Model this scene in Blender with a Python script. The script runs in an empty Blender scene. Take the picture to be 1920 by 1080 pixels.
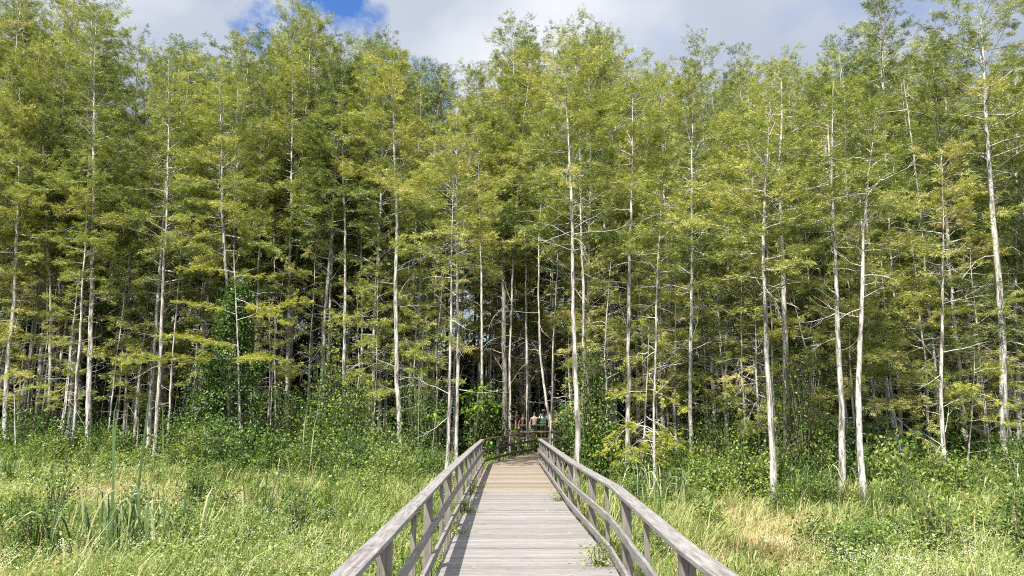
import bpy, bmesh, math, random
import numpy as np
from mathutils import Vector, Matrix

scene = bpy.context.scene
COL = scene.collection
R = math.radians
rng = np.random.default_rng(7)
random.seed(7)

# ------------------------------------------------------------------ camera, sky, sun, exposure
F_PX, EYE = 1390.0, 1.75
PITCH = math.atan(239 / F_PX)
YAW = math.atan(14 / F_PX * math.cos(PITCH))
cam_data = bpy.data.cameras.new("camera")
cam_data.sensor_width = 36.0
cam_data.lens = 36.0 * F_PX / 1920.0
cam_data.clip_start = 0.05
cam_data.clip_end = 3000.0
cam = bpy.data.objects.new("camera", cam_data)
COL.objects.link(cam)
cam.location = (0, 0, EYE)
cam.rotation_euler = (math.pi / 2 + PITCH, 0, -YAW)
scene.camera = cam

SUN_ELEV, SUN_AZ = R(54), R(-152)      # azimuth from +Y towards +X: behind the camera, to its left
SUN_DIR = Vector((math.sin(SUN_AZ) * math.cos(SUN_ELEV), math.cos(SUN_AZ) * math.cos(SUN_ELEV), math.sin(SUN_ELEV)))
sun_data = bpy.data.lights.new("sun", 'SUN')
sun_data.energy = 5.0
sun_data.angle = R(0.5)
sun_data.color = (1.0, 0.955, 0.88)
sun = bpy.data.objects.new("sun", sun_data)
COL.objects.link(sun)
sun.rotation_euler = (-SUN_DIR).to_track_quat('-Z', 'Y').to_euler()
sun.location = (-20, -20, 40)

scene.view_settings.view_transform = 'Standard'
scene.view_settings.look = 'None'
scene.view_settings.exposure = 1.2
scene.view_settings.gamma = 1.0
scene.cycles.use_denoising = False
scene.cycles.filter_width = 1.1
scene.cycles.max_bounces = 6
scene.cycles.diffuse_bounces = 3
scene.cycles.transmission_bounces = 4
scene.cycles.glossy_bounces = 2
scene.cycles.caustics_reflective = False
scene.cycles.caustics_refractive = False


def pixel_ray(px, py):
    x = (px - 960) / F_PX
    y = -(py - 540) / F_PX
    r = np.array([math.cos(YAW), -math.sin(YAW), 0])
    fw = np.array([math.sin(YAW) * math.cos(PITCH), math.cos(YAW) * math.cos(PITCH), math.sin(PITCH)])
    return fw + r * x + np.cross(r, fw) * y


def at_depth(px, py, Y):
    d = pixel_ray(px, py)
    return d * (Y / d[1]) + np.array([0, 0, EYE])


def at_height(px, py, z):
    d = pixel_ray(px, py)
    return d * ((z - EYE) / d[2]) + np.array([0, 0, EYE])


world = bpy.data.worlds.new("World")
scene.world = world
world.use_nodes = True
nt = world.node_tree
nt.nodes.clear()


class G:
    """small helper to write node graphs"""
    def __init__(self, tree):
        self.t = tree

    def n(self, kind, **kw):
        nd = self.t.nodes.new(kind)
        for k, v in kw.items():
            if k.startswith('i_'):
                nd.inputs[k[2:].replace('_', ' ')].default_value = v
            else:
                setattr(nd, k, v)
        return nd

    def l(self, a, b):
        self.t.links.new(a, b)

    def math(self, op, a, b=None, clamp=False):
        nd = self.n('ShaderNodeMath', operation=op, use_clamp=clamp)
        for i, v in enumerate((a, b)):
            if v is None:
                continue
            if isinstance(v, (int, float)):
                nd.inputs[i].default_value = v
            else:
                self.l(v, nd.inputs[i])
        return nd.outputs[0]

    def ramp(self, fac, stops):
        nd = self.n('ShaderNodeValToRGB')
        el = nd.color_ramp.elements
        while len(el) < len(stops):
            el.new(0.5)
        for e, (p, c) in zip(el, stops):
            e.position = p
            e.color = (*c, 1) if len(c) == 3 else c
        self.l(fac, nd.inputs[0])
        return nd.outputs[0]

    def mix(self, fac, a, b, blend='MIX'):
        nd = self.n('ShaderNodeMix', data_type='RGBA', blend_type=blend)
        for sock, v in ((nd.inputs[0], fac), (nd.inputs[6], a), (nd.inputs[7], b)):
            if isinstance(v, (int, float)):
                sock.default_value = v
            elif isinstance(v, tuple):
                sock.default_value = (*v, 1)
            else:
                self.l(v, sock)
        return nd.outputs[2]

    def noise(self, vec, scale, detail=4, rough=0.55, dist=0.0):
        nd = self.n('ShaderNodeTexNoise')
        nd.inputs['Scale'].default_value = scale
        nd.inputs['Detail'].default_value = detail
        nd.inputs['Roughness'].default_value = rough
        nd.inputs['Distortion'].default_value = dist
        if vec is not None:
            self.l(vec, nd.inputs['Vector'])
        return nd.outputs['Fac']


g = G(nt)
sky = g.n('ShaderNodeTexSky', sky_type='NISHITA', sun_disc=False)
sky.sun_elevation = SUN_ELEV
sky.sun_rotation = SUN_AZ
sky.air_density = 1.0
sky.dust_density = 0.4
sky.ozone_density = 2.0
geo = g.n('ShaderNodeTexCoord')
sep = g.n('ShaderNodeSeparateXYZ')
g.l(geo.outputs['Generated'], sep.inputs[0])
zz = g.math('MAXIMUM', g.math('ADD', sep.outputs[2], 0.12), 0.05)
cmb = g.n('ShaderNodeCombineXYZ')
g.l(g.math('DIVIDE', sep.outputs[0], zz), cmb.inputs[0])
g.l(g.math('DIVIDE', sep.outputs[1], zz), cmb.inputs[1])
cl = g.noise(cmb.outputs[0], 1.3, 7, 0.55, 0.3)
cover = g.math('ADD', cl, 0.21)
edge = g.math('MULTIPLY', g.math('SUBTRACT', g.noise(geo.outputs['Generated'], 14, 6, 0.6), 0.5), 0.16)
for px, py, rad, amt in ((640, 12, 0.085, 0.50), (480, 70, 0.045, 0.30), (810, 165, 0.05, 0.45), (640, 330, 0.10, 0.2)):
    d = pixel_ray(px, py)
    d = d / np.linalg.norm(d)
    vm = g.n('ShaderNodeVectorMath', operation='DISTANCE')
    g.l(geo.outputs['Generated'], vm.inputs[0])
    vm.inputs[1].default_value = tuple(d)
    mr = g.n('ShaderNodeMapRange', interpolation_type='SMOOTHSTEP')
    g.l(g.math('ADD', vm.outputs['Value'], edge), mr.inputs['Value'])
    mr.inputs['From Min'].default_value = 0.0
    mr.inputs['From Max'].default_value = rad
    mr.inputs['To Min'].default_value = amt
    mr.inputs['To Max'].default_value = 0.0
    cover = g.math('SUBTRACT', cover, mr.outputs[0])
mask = g.ramp(cover, [(0.36, (0, 0, 0)), (0.64, (1, 1, 1))])
sh = g.noise(cmb.outputs[0], 0.9, 5, 0.5, 0.4)
cloudcol = g.ramp(sh, [(0.36, (2.0, 2.3, 2.9)), (0.50, (2.6, 2.85, 3.35)), (0.62, (4.2, 4.3, 4.5))])
# clouds overhead and behind the viewer brightened, added as ambient fill for the shade
south_fill = g.n('ShaderNodeMapRange', interpolation_type='SMOOTHSTEP')
g.l(sep.outputs[1], south_fill.inputs['Value'])
south_fill.inputs['From Min'].default_value = 0.75
south_fill.inputs['From Max'].default_value = -0.3
south_fill.inputs['To Min'].default_value = 1.0
south_fill.inputs['To Max'].default_value = 2.2
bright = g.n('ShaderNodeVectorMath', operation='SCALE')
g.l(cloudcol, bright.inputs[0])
g.l(south_fill.outputs[0], bright.inputs['Scale'])
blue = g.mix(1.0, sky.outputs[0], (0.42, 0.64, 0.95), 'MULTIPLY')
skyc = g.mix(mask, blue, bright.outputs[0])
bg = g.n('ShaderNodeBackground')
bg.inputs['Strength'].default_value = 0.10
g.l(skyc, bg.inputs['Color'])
wo = g.n('ShaderNodeOutputWorld')
g.l(bg.outputs[0], wo.inputs[0])

GROUND_Z = -0.8


# ------------------------------------------------------------------ materials
def new_mat(name):
    m = bpy.data.materials.new(name)
    m.use_nodes = True
    m.node_tree.nodes.clear()
    gg = G(m.node_tree)
    out = gg.n('ShaderNodeOutputMaterial')
    return m, gg, out


def leaf_mat(name, stops, translucent=0.4, gloss=0.08, rough=0.45, obj_var=0.25):
    """stops: colour ramp over the leaf's own tint"""
    m, g, out = new_mat(name)
    at = g.n('ShaderNodeAttribute', attribute_name='tint')
    oi = g.n('ShaderNodeObjectInfo')
    v = g.math('ADD', at.outputs['Fac'], g.math('MULTIPLY', g.math('SUBTRACT', oi.outputs['Random'], 0.5), obj_var), clamp=True)
    col = g.ramp(v, stops)
    dif = g.n('ShaderNodeBsdfDiffuse')
    g.l(col, dif.inputs['Color'])
    tr = g.n('ShaderNodeBsdfTranslucent')
    warm = g.mix(1.0, col, (1.15, 1.1, 0.6), 'MULTIPLY')
    g.l(warm, tr.inputs['Color'])
    mx = g.n('ShaderNodeMixShader')
    mx.inputs[0].default_value = translucent
    g.l(dif.outputs[0], mx.inputs[1])
    g.l(tr.outputs[0], mx.inputs[2])
    gl = g.n('ShaderNodeBsdfGlossy')
    gl.inputs['Roughness'].default_value = rough
    gl.inputs['Color'].default_value = (0.9, 0.9, 0.9, 1)
    mx2 = g.n('ShaderNodeMixShader')
    mx2.inputs[0].default_value = gloss
    g.l(mx.outputs[0], mx2.inputs[1])
    g.l(gl.outputs[0], mx2.inputs[2])
    g.l(mx2.outputs[0], out.inputs['Surface'])
    return m


M = {}
M['cypress'] = leaf_mat('cypress_needles', [(0.0, (0.050, 0.085, 0.024)), (0.3, (0.15, 0.198, 0.044)), (0.6, (0.298, 0.338, 0.078)), (0.86, (0.44, 0.44, 0.12)), (1.0, (0.44, 0.39, 0.14))], 0.30, 0.02, 0.5)
M['bright_cypress'] = leaf_mat('bright_cypress_needles', [(0.0, (0.18, 0.23, 0.03)), (0.5, (0.34, 0.36, 0.05)), (1.0, (0.46, 0.43, 0.09))], 0.36, 0.02, 0.5)
M['shrub'] = leaf_mat('broad_leaves', [(0.0, (0.022, 0.06, 0.012)), (0.5, (0.08, 0.15, 0.022)), (0.8, (0.19, 0.27, 0.04)), (1.0, (0.32, 0.36, 0.07))], 0.27, 0.025, 0.5, 0.4)
M['bright_leaf'] = leaf_mat('bright_broad_leaves', [(0.0, (0.09, 0.20, 0.015)), (1.0, (0.26, 0.40, 0.04))], 0.45, 0.05, 0.4)
M['grass'] = leaf_mat('grass_blades', [(0.0, (0.035, 0.075, 0.015)), (0.35, (0.15, 0.21, 0.045)), (0.62, (0.33, 0.37, 0.13)), (0.82, (0.43, 0.41, 0.18)), (1.0, (0.46, 0.37, 0.21))], 0.35, 0.02, 0.45, 0.0)
M['herb'] = leaf_mat('low_herb_leaves', [(0.0, (0.05, 0.11, 0.018)), (0.5, (0.17, 0.24, 0.045)), (1.0, (0.38, 0.42, 0.13))], 0.36, 0.02, 0.45, 0.25)
M['flower'] = leaf_mat('white_petals', [(0.0, (0.38, 0.45, 0.22)), (1.0, (0.70, 0.73, 0.54))], 0.3, 0.0, 0.5, 0.0)
M['purple'] = leaf_mat('purple_petals', [(0.0, (0.16, 0.12, 0.36)), (1.0, (0.30, 0.24, 0.55))], 0.3, 0.02, 0.5, 0.0)
M['reed'] = leaf_mat('reed_blades', [(0.0, (0.022, 0.045, 0.018)), (0.5, (0.10, 0.16, 0.045)), (1.0, (0.46, 0.46, 0.24))], 0.25, 0.05, 0.4, 0.0)
M['fan_palm'] = leaf_mat('palm_blades', [(0.0, (0.05, 0.09, 0.02)), (1.0, (0.16, 0.22, 0.06))], 0.25, 0.06, 0.35)


def bark_mat(name, dark, mid, pale, stretch=0.18, scale=9.0, bump=0.5):
    m, g, out = new_mat(name)
    tc = g.n('ShaderNodeTexCoord')
    mp = g.n('ShaderNodeMapping')
    mp.inputs['Scale'].default_value = (1, 1, stretch)
    g.l(tc.outputs['Object'], mp.inputs[0])
    oi = g.n('ShaderNodeObjectInfo')
    off = g.n('ShaderNodeVectorMath', operation='ADD')
    g.l(mp.outputs[0], off.inputs[0])
    sc = g.n('ShaderNodeCombineXYZ')
    g.l(g.math('MULTIPLY', oi.outputs['Random'], 37.0), sc.inputs[0])
    g.l(sc.outputs[0], off.inputs[1])
    a = g.noise(off.outputs[0], scale, 6, 0.65)
    b = g.noise(tc.outputs['Object'], 1.1, 3, 0.6)
    c1 = g.ramp(a, [(0.405, dark), (0.475, mid), (0.55, pale)])
    streak = g.noise(off.outputs[0], scale * 2.6, 5, 0.7, 0.5)
    c1 = g.mix(g.ramp(streak, [(0.52, (0, 0, 0)), (0.60, (0.8, 0.8, 0.8))]), c1, dark)
    sz = g.n('ShaderNodeSeparateXYZ')
    g.l(tc.outputs['Object'], sz.inputs[0])
    wet = g.math('ADD', sz.outputs[2], g.math('MULTIPLY', b, -0.9))
    c1 = g.mix(g.ramp(wet, [(0.0, (0.75, 0.75, 0.75)), (0.55, (0, 0, 0))]), c1, dark)
    c2 = g.mix(g.ramp(b, [(0.46, (0, 0, 0)), (0.70, (0.6, 0.6, 0.6))]), c1, mid)
    c3 = g.mix(g.math('MULTIPLY', oi.outputs['Random'], 0.22), c2, dark)
    p = g.n('ShaderNodeBsdfPrincipled')
    g.l(c3, p.inputs['Base Color'])
    p.inputs['Roughness'].default_value = 0.85
    p.inputs['Specular IOR Level'].default_value = 0.2
    bp = g.n('ShaderNodeBump')
    bp.inputs['Strength'].default_value = bump
    bp.inputs['Distance'].default_value = 0.02
    g.l(a, bp.inputs['Height'])
    g.l(bp.outputs[0], p.inputs['Normal'])
    g.l(p.outputs[0], out.inputs['Surface'])
    return m


M['bark'] = bark_mat('cypress_bark', (0.085, 0.072, 0.056), (0.34, 0.32, 0.28), (0.56, 0.535, 0.48), 0.17, 9.0, 0.9)
M['dark_bark'] = bark_mat('dark_wet_bark', (0.05, 0.045, 0.04), (0.15, 0.135, 0.115), (0.28, 0.26, 0.23))
M['deadwood'] = bark_mat('bleached_deadwood', (0.28, 0.26, 0.22), (0.44, 0.42, 0.37), (0.60, 0.58, 0.53), 0.5, 14, 0.3)
M['stem'] = bark_mat('green_stem', (0.06, 0.055, 0.03), (0.12, 0.11, 0.06), (0.20, 0.18, 0.11), 0.5, 14, 0.3)


def wood_mat(name, axis, dark, mid, pale, stain=(0.10, 0.085, 0.07), seed=0.0, gloss=0.8):
    """weathered timber, grain along axis (0 x, 1 y, 2 z)"""
    m, g, out = new_mat(name)
    tc = g.n('ShaderNodeTexCoord')
    ge = g.n('ShaderNodeNewGeometry')
    off = g.n('ShaderNodeCombineXYZ')
    for k in range(3):
        g.l(g.math('MULTIPLY', ge.outputs['Random Per Island'], 31.7 + 11 * k), off.inputs[k])
    va = g.n('ShaderNodeVectorMath', operation='ADD')
    g.l(tc.outputs['Object'], va.inputs[0])
    g.l(off.outputs[0], va.inputs[1])
    mp = g.n('ShaderNodeMapping')
    s = [1.0, 1.0, 1.0]
    s[axis] = 0.06
    mp.inputs['Scale'].default_value = s
    mp.inputs['Location'].default_value = (seed, seed * 2, 0)
    g.l(va.outputs[0], mp.inputs[0])
    grain = g.noise(mp.outputs[0], 38, 6, 0.75)
    broad = g.noise(mp.outputs[0], 9, 4, 0.6, 0.4)
    spots = g.noise(va.outputs[0], 3.2, 6, 0.7)
    fine = g.noise(va.outputs[0], 70, 3, 0.7)
    col = g.ramp(grain, [(0.30, dark), (0.5, mid), (0.70, pale)])
    col = g.mix(g.ramp(broad, [(0.35, (0.75, 0.75, 0.75)), (0.62, (0, 0, 0))]), col, mid)
    col = g.mix(g.ramp(spots, [(0.54, (0, 0, 0)), (0.72, (0.55, 0.55, 0.55))]), col, stain)
    col = g.mix(g.ramp(fine, [(0.62, (0, 0, 0)), (0.75, (0.5, 0.5, 0.5))]), col, pale)
    crack = g.noise(mp.outputs[0], 24, 2, 0.5, 0.3)
    cm = g.math('MULTIPLY', g.ramp(crack, [(0.478, (0, 0, 0)), (0.497, (0.85, 0.85, 0.85)), (0.516, (0, 0, 0))]), g.ramp(spots, [(0.44, (0, 0, 0)), (0.56, (1, 1, 1))]))
    col = g.mix(cm, col, dark)
    isl = g.math('ADD', g.math('MULTIPLY', ge.outputs['Random Per Island'], 0.42), 0.78)
    cmb = g.n('ShaderNodeCombineColor')
    for k in range(3):
        g.l(isl, cmb.inputs[k])
    col = g.mix(1.0, col, cmb.outputs[0], 'MULTIPLY')
    p = g.n('ShaderNodeBsdfPrincipled')
    g.l(col, p.inputs['Base Color'])
    p.inputs['Roughness'].default_value = gloss
    p.inputs['Specular IOR Level'].default_value = 0.25
    bp = g.n('ShaderNodeBump')
    bp.inputs['Strength'].default_value = 0.35
    bp.inputs['Distance'].default_value = 0.006
    g.l(grain, bp.inputs['Height'])
    g.l(bp.outputs[0], p.inputs['Normal'])
    g.l(p.outputs[0], out.inputs['Surface'])
    return m


GREY = ((0.085, 0.076, 0.068), (0.215, 0.20, 0.19), (0.385, 0.37, 0.355))
DECK = ((0.095, 0.085, 0.08), (0.205, 0.189, 0.181), (0.30, 0.281, 0.272))
TAN = ((0.11, 0.086, 0.065), (0.215, 0.178, 0.14), (0.29, 0.248, 0.20))
BROWN = ((0.06, 0.044, 0.03), (0.14, 0.105, 0.075), (0.22, 0.175, 0.13))
M['rail_y'] = wood_mat('weathered_rail', 1, *GREY)
M['rail_z'] = wood_mat('weathered_post', 2, *((0.065, 0.052, 0.043), (0.185, 0.162, 0.140), (0.30, 0.278, 0.25)), seed=3)
M['rail_far'] = wood_mat('brown_far_rail', 0, *BROWN, seed=5)
M['deck_x'] = wood_mat('weathered_deck', 0, *DECK, stain=(0.30, 0.27, 0.25), seed=7)
M['deck_tan'] = wood_mat('newer_tan_deck', 0, *TAN, stain=(0.24, 0.18, 0.12), seed=9)
M['joist'] = wood_mat('dark_joist', 1, *BROWN, seed=11)


def flat_mat(name, col, rough=0.7, noise_amt=0.25, scale=20):
    m, g, out = new_mat(name)
    tc = g.n('ShaderNodeTexCoord')
    n = g.noise(tc.outputs['Object'], scale, 3, 0.6)
    dk = tuple(c * (1 - noise_amt) for c in col)
    lt = tuple(min(1, c * (1 + noise_amt)) for c in col)
    c = g.ramp(n, [(0.3, dk), (0.7, lt)])
    p = g.n('ShaderNodeBsdfPrincipled')
    g.l(c, p.inputs['Base Color'])
    p.inputs['Roughness'].default_value = rough
    g.l(p.outputs[0], out.inputs['Surface'])
    return m


def ground_mat():
    m, g, out = new_mat('marsh_soil')
    tc = g.n('ShaderNodeTexCoord')
    a = g.noise(tc.outputs['Object'], 0.35, 6, 0.65)
    b = g.noise(tc.outputs['Object'], 9, 5, 0.7)
    c1 = g.ramp(a, [(0.35, (0.045, 0.06, 0.018)), (0.5, (0.085, 0.095, 0.03)), (0.65, (0.13, 0.105, 0.05))])
    c2 = g.mix(g.ramp(b, [(0.35, (0.8, 0.8, 0.8)), (0.6, (0, 0, 0))]), c1, (0.03, 0.032, 0.014))
    p = g.n('ShaderNodeBsdfPrincipled')
    g.l(c2, p.inputs['Base Color'])
    p.inputs['Roughness'].default_value = 0.95
    bp = g.n('ShaderNodeBump')
    bp.inputs['Strength'].default_value = 0.8
    g.l(b, bp.inputs['Height'])
    g.l(bp.outputs[0], p.inputs['Normal'])
    g.l(p.outputs[0], out.inputs['Surface'])
    return m


M['ground'] = ground_mat()


# ------------------------------------------------------------------ mesh helpers
class MB:
    """collects numpy faces and links them as ONE mesh object"""
    def __init__(self):
        self.v, self.t, self.f, self.s, self.n = [], [], [], [], 0
        self.second = None          # first face of the second material, if any

    def add(self, verts, faces, tint=0.5, smooth=False):
        verts = np.asarray(verts, dtype=np.float32).reshape(-1, 3)
        faces = np.asarray(faces, dtype=np.int64)
        if len(verts) == 0:
            return
        self.v.append(verts)
        self.t.append(np.broadcast_to(np.asarray(tint, dtype=np.float32), (len(verts),)).copy())
        self.f.append(faces + self.n)
        self.s.append(np.full(len(faces), smooth))
        self.n += len(verts)

    def tube(self, pts, radii, sides=6, cap=True, tint=0.5, wob=0.0, r_=None):
        pts = np.asarray(pts, float)
        radii = np.asarray(radii, float)
        n = len(pts)
        d = np.gradient(pts, axis=0)
        d /= np.linalg.norm(d, axis=1)[:, None] + 1e-9
        ref = np.array([0, 0, 1.0]) if abs(d[0, 2]) < 0.9 else np.array([1.0, 0, 0])
        a = np.cross(d, ref)
        a /= np.linalg.norm(a, axis=1)[:, None] + 1e-9
        b = np.cross(d, a)
        ang = np.linspace(0, 2 * math.pi, sides, endpoint=False)
        rr = radii[:, None] * np.ones((n, sides))
        if wob and r_ is not None:
            rr = rr * (1 + wob * r_.normal(size=(1, sides)) + 0.5 * wob * r_.normal(size=(n, sides)))
        v = pts[:, None, :] + rr[:, :, None] * (np.cos(ang)[None, :, None] * a[:, None, :] + np.sin(ang)[None, :, None] * b[:, None, :])
        i = np.arange(n - 1)[:, None] * sides
        j = np.arange(sides)[None, :]
        j2 = (j + 1) % sides
        f = np.stack([i + j, i + j2, i + sides + j2, i + sides + j], axis=-1).reshape(-1, 4)
        self.add(v.reshape(-1, 3), f, tint, True)

    def box(self, c0, c1):
        x0, y0, z0 = c0
        x1, y1, z1 = c1
        v = [(x0, y0, z0), (x1, y0, z0), (x1, y1, z0), (x0, y1, z0), (x0, y0, z1), (x1, y0, z1), (x1, y1, z1), (x0, y1, z1)]
        self.add(v, [(0, 3, 2, 1), (4, 5, 6, 7), (0, 1, 5, 4), (1, 2, 6, 5), (2, 3, 7, 6), (3, 0, 4, 7)])

    def hexa(self, bottom, top):
        self.add(list(bottom) + list(top), [(0, 3, 2, 1), (4, 5, 6, 7), (0, 1, 5, 4), (1, 2, 6, 5), (2, 3, 7, 6), (3, 0, 4, 7)])

    def mesh(self, name, mat):
        me = bpy.data.meshes.new(name)
        if not self.v:
            self.add([(0, 0, 0), (0.01, 0, 0), (0, 0.01, 0)], [(0, 1, 2)])
        v = np.concatenate(self.v)
        me.vertices.add(len(v))
        me.vertices.foreach_set('co', v.ravel())
        loops = np.concatenate([f.ravel() for f in self.f])
        sizes = np.concatenate([np.full(len(f), f.shape[1]) for f in self.f])
        starts = np.concatenate([[0], np.cumsum(sizes)[:-1]])
        me.loops.add(len(loops))
        me.loops.foreach_set('vertex_index', loops.astype(np.int32))
        me.polygons.add(len(sizes))
        me.polygons.foreach_set('loop_start', starts.astype(np.int32))
        me.polygons.foreach_set('use_smooth', np.concatenate(self.s))
        at = me.attributes.new('tint', 'FLOAT', 'POINT')
        at.data.foreach_set('value', np.concatenate(self.t))
        if isinstance(mat, tuple):
            idx = np.zeros(len(sizes), dtype=np.int32)
            idx[self.second:] = 1
            me.polygons.foreach_set('material_index', idx)
        me.update(calc_edges=True)
        for m_ in (mat if isinstance(mat, tuple) else (mat,)):
            me.materials.append(m_)
        return me

    def join(self, other):
        self.second = sum(len(f) for f in self.f)
        self.v += other.v
        self.t += other.t
        self.s += other.s
        self.f += [f + self.n for f in other.f]
        self.n += other.n

    def build(self, name, mat, parent=None, loc=None):
        o = bpy.data.objects.new(name, self.mesh(name, mat))
        COL.objects.link(o)
        if parent is not None:
            o.parent = parent
        if loc is not None:
            o.location = loc
        return o


def tag(o, label=None, cat=None, group=None, kind=None):
    if label:
        o['label'] = label
    if cat:
        o['category'] = cat
    if group:
        o['group'] = group
    if kind:
        o['kind'] = kind
    return o


def empty(name, loc, rz=0.0):
    o = bpy.data.objects.new(name, None)
    o.empty_display_size = 0.2
    o.location = loc
    o.rotation_euler = (0, 0, rz)
    COL.objects.link(o)
    return o


def copy_tree(o, parent=None):
    c = o.copy()
    COL.objects.link(c)
    if parent is not None:
        c.parent = parent
    for ch in [x for x in bpy.data.objects if x.parent == o]:
        copy_tree(ch, c)
    return c


def unit(v):
    v = np.asarray(v, float)
    return v / (np.linalg.norm(v, axis=-1, keepdims=True) + 1e-9)


# ------------------------------------------------------------------ ground
def make_ground():
    n = 120
    xs = np.linspace(-1, 1, n)
    xs = np.sign(xs) * np.abs(xs) ** 2.2 * 900
    X, Yg = np.meshgrid(xs, xs)
    Z = GROUND_Z + 0.05 * np.sin(X * 0.7 + 1) * np.cos(Yg * 0.55) + 0.04 * np.sin(X * 1.7 + Yg * 1.3)
    v = np.stack([X, Yg, Z], -1).reshape(-1, 3)
    i, j = np.meshgrid(np.arange(n - 1), np.arange(n - 1), indexing='ij')
    f = np.stack([i * n + j, i * n + j + 1, (i + 1) * n + j + 1, (i + 1) * n + j], -1).reshape(-1, 4)
    m = MB()
    m.add(v, f, 0.5, True)
    tag(m.build('ground', M['ground']), 'damp marsh soil under the grass and trees', kind='structure')


make_ground()

# ------------------------------------------------------------------ boardwalk
def deck_z(y):
    return max(0.0, min(0.34, 0.02 * (y - 28)))


LEFT_RAIL = [(-0.87, -0.4), (-0.875, 5.75), (-0.89, 12.2), (-0.86, 20.2), (-0.80, 27.4)]
FAR_RAIL = [(-0.80, 27.4), (0.30, 31.6), (1.40, 34.4), (4.2, 36.6), (9.5, 38.0)]
RIGHT_RAIL = [(1.19, -0.4), (1.20, 5.1), (1.36, 9.35), (1.275, 14.4), (1.30, 20.8), (1.31, 28.0)]
TURN_RAIL = [(1.31, 28.0), (3.2, 29.6), (9.5, 34.2)]
BACK_NEAR = [(8.2, 43.0), (3.0, 43.9), (-8.0, 44.3)]


def lerp_path(path, s):
    """point and direction at arc length s"""
    acc = 0
    for (a, b) in zip(path[:-1], path[1:]):
        a, b = np.array(a), np.array(b)
        L = np.linalg.norm(b - a)
        if acc + L >= s or b is path[-1]:
            return a + (b - a) * ((s - acc) / L), (b - a) / L
        acc += L
    a, b = np.array(path[-2]), np.array(path[-1])
    return b, (b - a) / np.linalg.norm(b - a)


def path_len(path):
    return sum(math.dist(a, b) for a, b in zip(path[:-1], path[1:]))


def mitred(path, off):
    """path moved sideways to the right by off, mitred at the bends"""
    P = [np.array(p, float) for p in path]
    out = []
    for i, p in enumerate(P):
        dirs = []
        if i > 0:
            dirs.append(unit(P[i] - P[i - 1]))
        if i < len(P) - 1:
            dirs.append(unit(P[i + 1] - P[i]))
        nn = [np.array([d[1], -d[0]]) for d in dirs]
        m = unit(sum(nn))
        out.append(p + m * off / max(0.4, float(np.dot(m, nn[0]))))
    return out


def board(mb, path, i, w0, w1, z0, z1):
    """board over segment i of the path, from side offset w0 to w1 and height z0 to z1 above the deck"""
    A, B = mitred(path, w0), mitred(path, w1)
    bot, top = [], []
    for z, lst in ((z0, bot), (z1, top)):
        g0 = unit(A[i + 1] - A[i]) * 0.0025
        for q in (A[i] + g0, B[i] + g0, B[i + 1] - g0, A[i + 1] - g0):
            lst.append((q[0], q[1], deck_z(q[1]) + z))
    mb.hexa(bot, top)


def railing(path, inner, label, cap_mat, post_mat, first=0.0, step=3.22, name='wooden_railing'):
    """inner: +1 when the deck lies to the right of the path, -1 to its left"""
    root = empty(name, (path[0][0], path[0][1], deck_z(path[0][1])))
    tag(root, label, 'railing')
    inv = Matrix.Translation(-Vector(root.location))

    def part(nm, mb, mat, lab=None):
        o = mb.build(nm, mat, root)
        o.matrix_parent_inverse = inv
        bv = o.modifiers.new('bevel', 'BEVEL')
        bv.width = 0.006
        bv.segments = 2
        bv.limit_method = 'ANGLE'
        return o
    # long boards cut at the posts so that none runs longer than about 6 m
    L = path_len(path)
    cuts = []
    acc = 0
    for a, b in zip(path[:-1], path[1:]):
        d = math.dist(a, b)
        k = max(1, round(d / 5.5))
        for q in range(k):
            cuts.append(tuple(np.array(a) + (np.array(b) - np.array(a)) * q / k))
        acc += d
    cuts.append(path[-1])
    for i in range(len(cuts) - 1):
        mb = MB()
        board(mb, cuts, i, -0.071, 0.071, 0.862, 0.90 + 0.002 * (i % 2))
        part('handrail', mb, cap_mat)
        for nm, z in (('middle_rail', 0.50), ('bottom_rail', 0.14)):
            mb = MB()
            lo, hi = sorted((inner * 0.052, inner * 0.090))
            board(mb, cuts, i, lo, hi, z - 0.045, z + 0.045 + 0.002 * (i % 2))
            part(nm, mb, cap_mat)
    s = first
    k = 0
    while s < L - 0.02:
        p, d = lerp_path(path, s)
        nrm = np.array([d[1], -d[0]])
        hw = 0.05 if k % 2 == 0 else 0.024
        hd = 0.05 if k % 2 == 0 else 0.02
        z = deck_z(p[1])
        lowest = GROUND_Z - 0.1 - z if k % 2 == 0 else -0.12
        q = [p - nrm * hw - d * hd, p + nrm * hw - d * hd, p + nrm * hw + d * hd, p - nrm * hw + d * hd]
        if k % 2:
            q = [x + nrm * inner * 0.022 for x in q]
        mb = MB()
        mb.hexa([(x[0], x[1], z + lowest) for x in q], [(x[0], x[1], z + 0.862) for x in q])
        part('post' if k % 2 == 0 else 'baluster', mb, post_mat)
        s += step / 2
        k += 1
    return root


railing(LEFT_RAIL, 1, 'grey weathered timber railing along the left edge of the straight boardwalk', M['rail_y'], M['rail_z'], first=6.1 - 3.22 * 1)
railing(RIGHT_RAIL, -1, 'grey weathered timber railing along the right edge of the straight boardwalk', M['rail_y'], M['rail_z'], first=5.5 - 3.22 * 1)
railing(FAR_RAIL, 1, 'brown timber railing crossing behind the end of the straight deck, where the walk turns', M['rail_far'], M['rail_z'], first=2.2, step=3.0)
railing(TURN_RAIL, -1, 'short brown railing bending off to the right past the end of the right hand railing', M['rail_far'], M['rail_z'], first=1.8, step=3.0)
railing(BACK_NEAR, -1, 'brown railing half hidden by leaves in front of the group of walkers', M['rail_far'], M['rail_z'], first=0.5, step=3.0)


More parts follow.
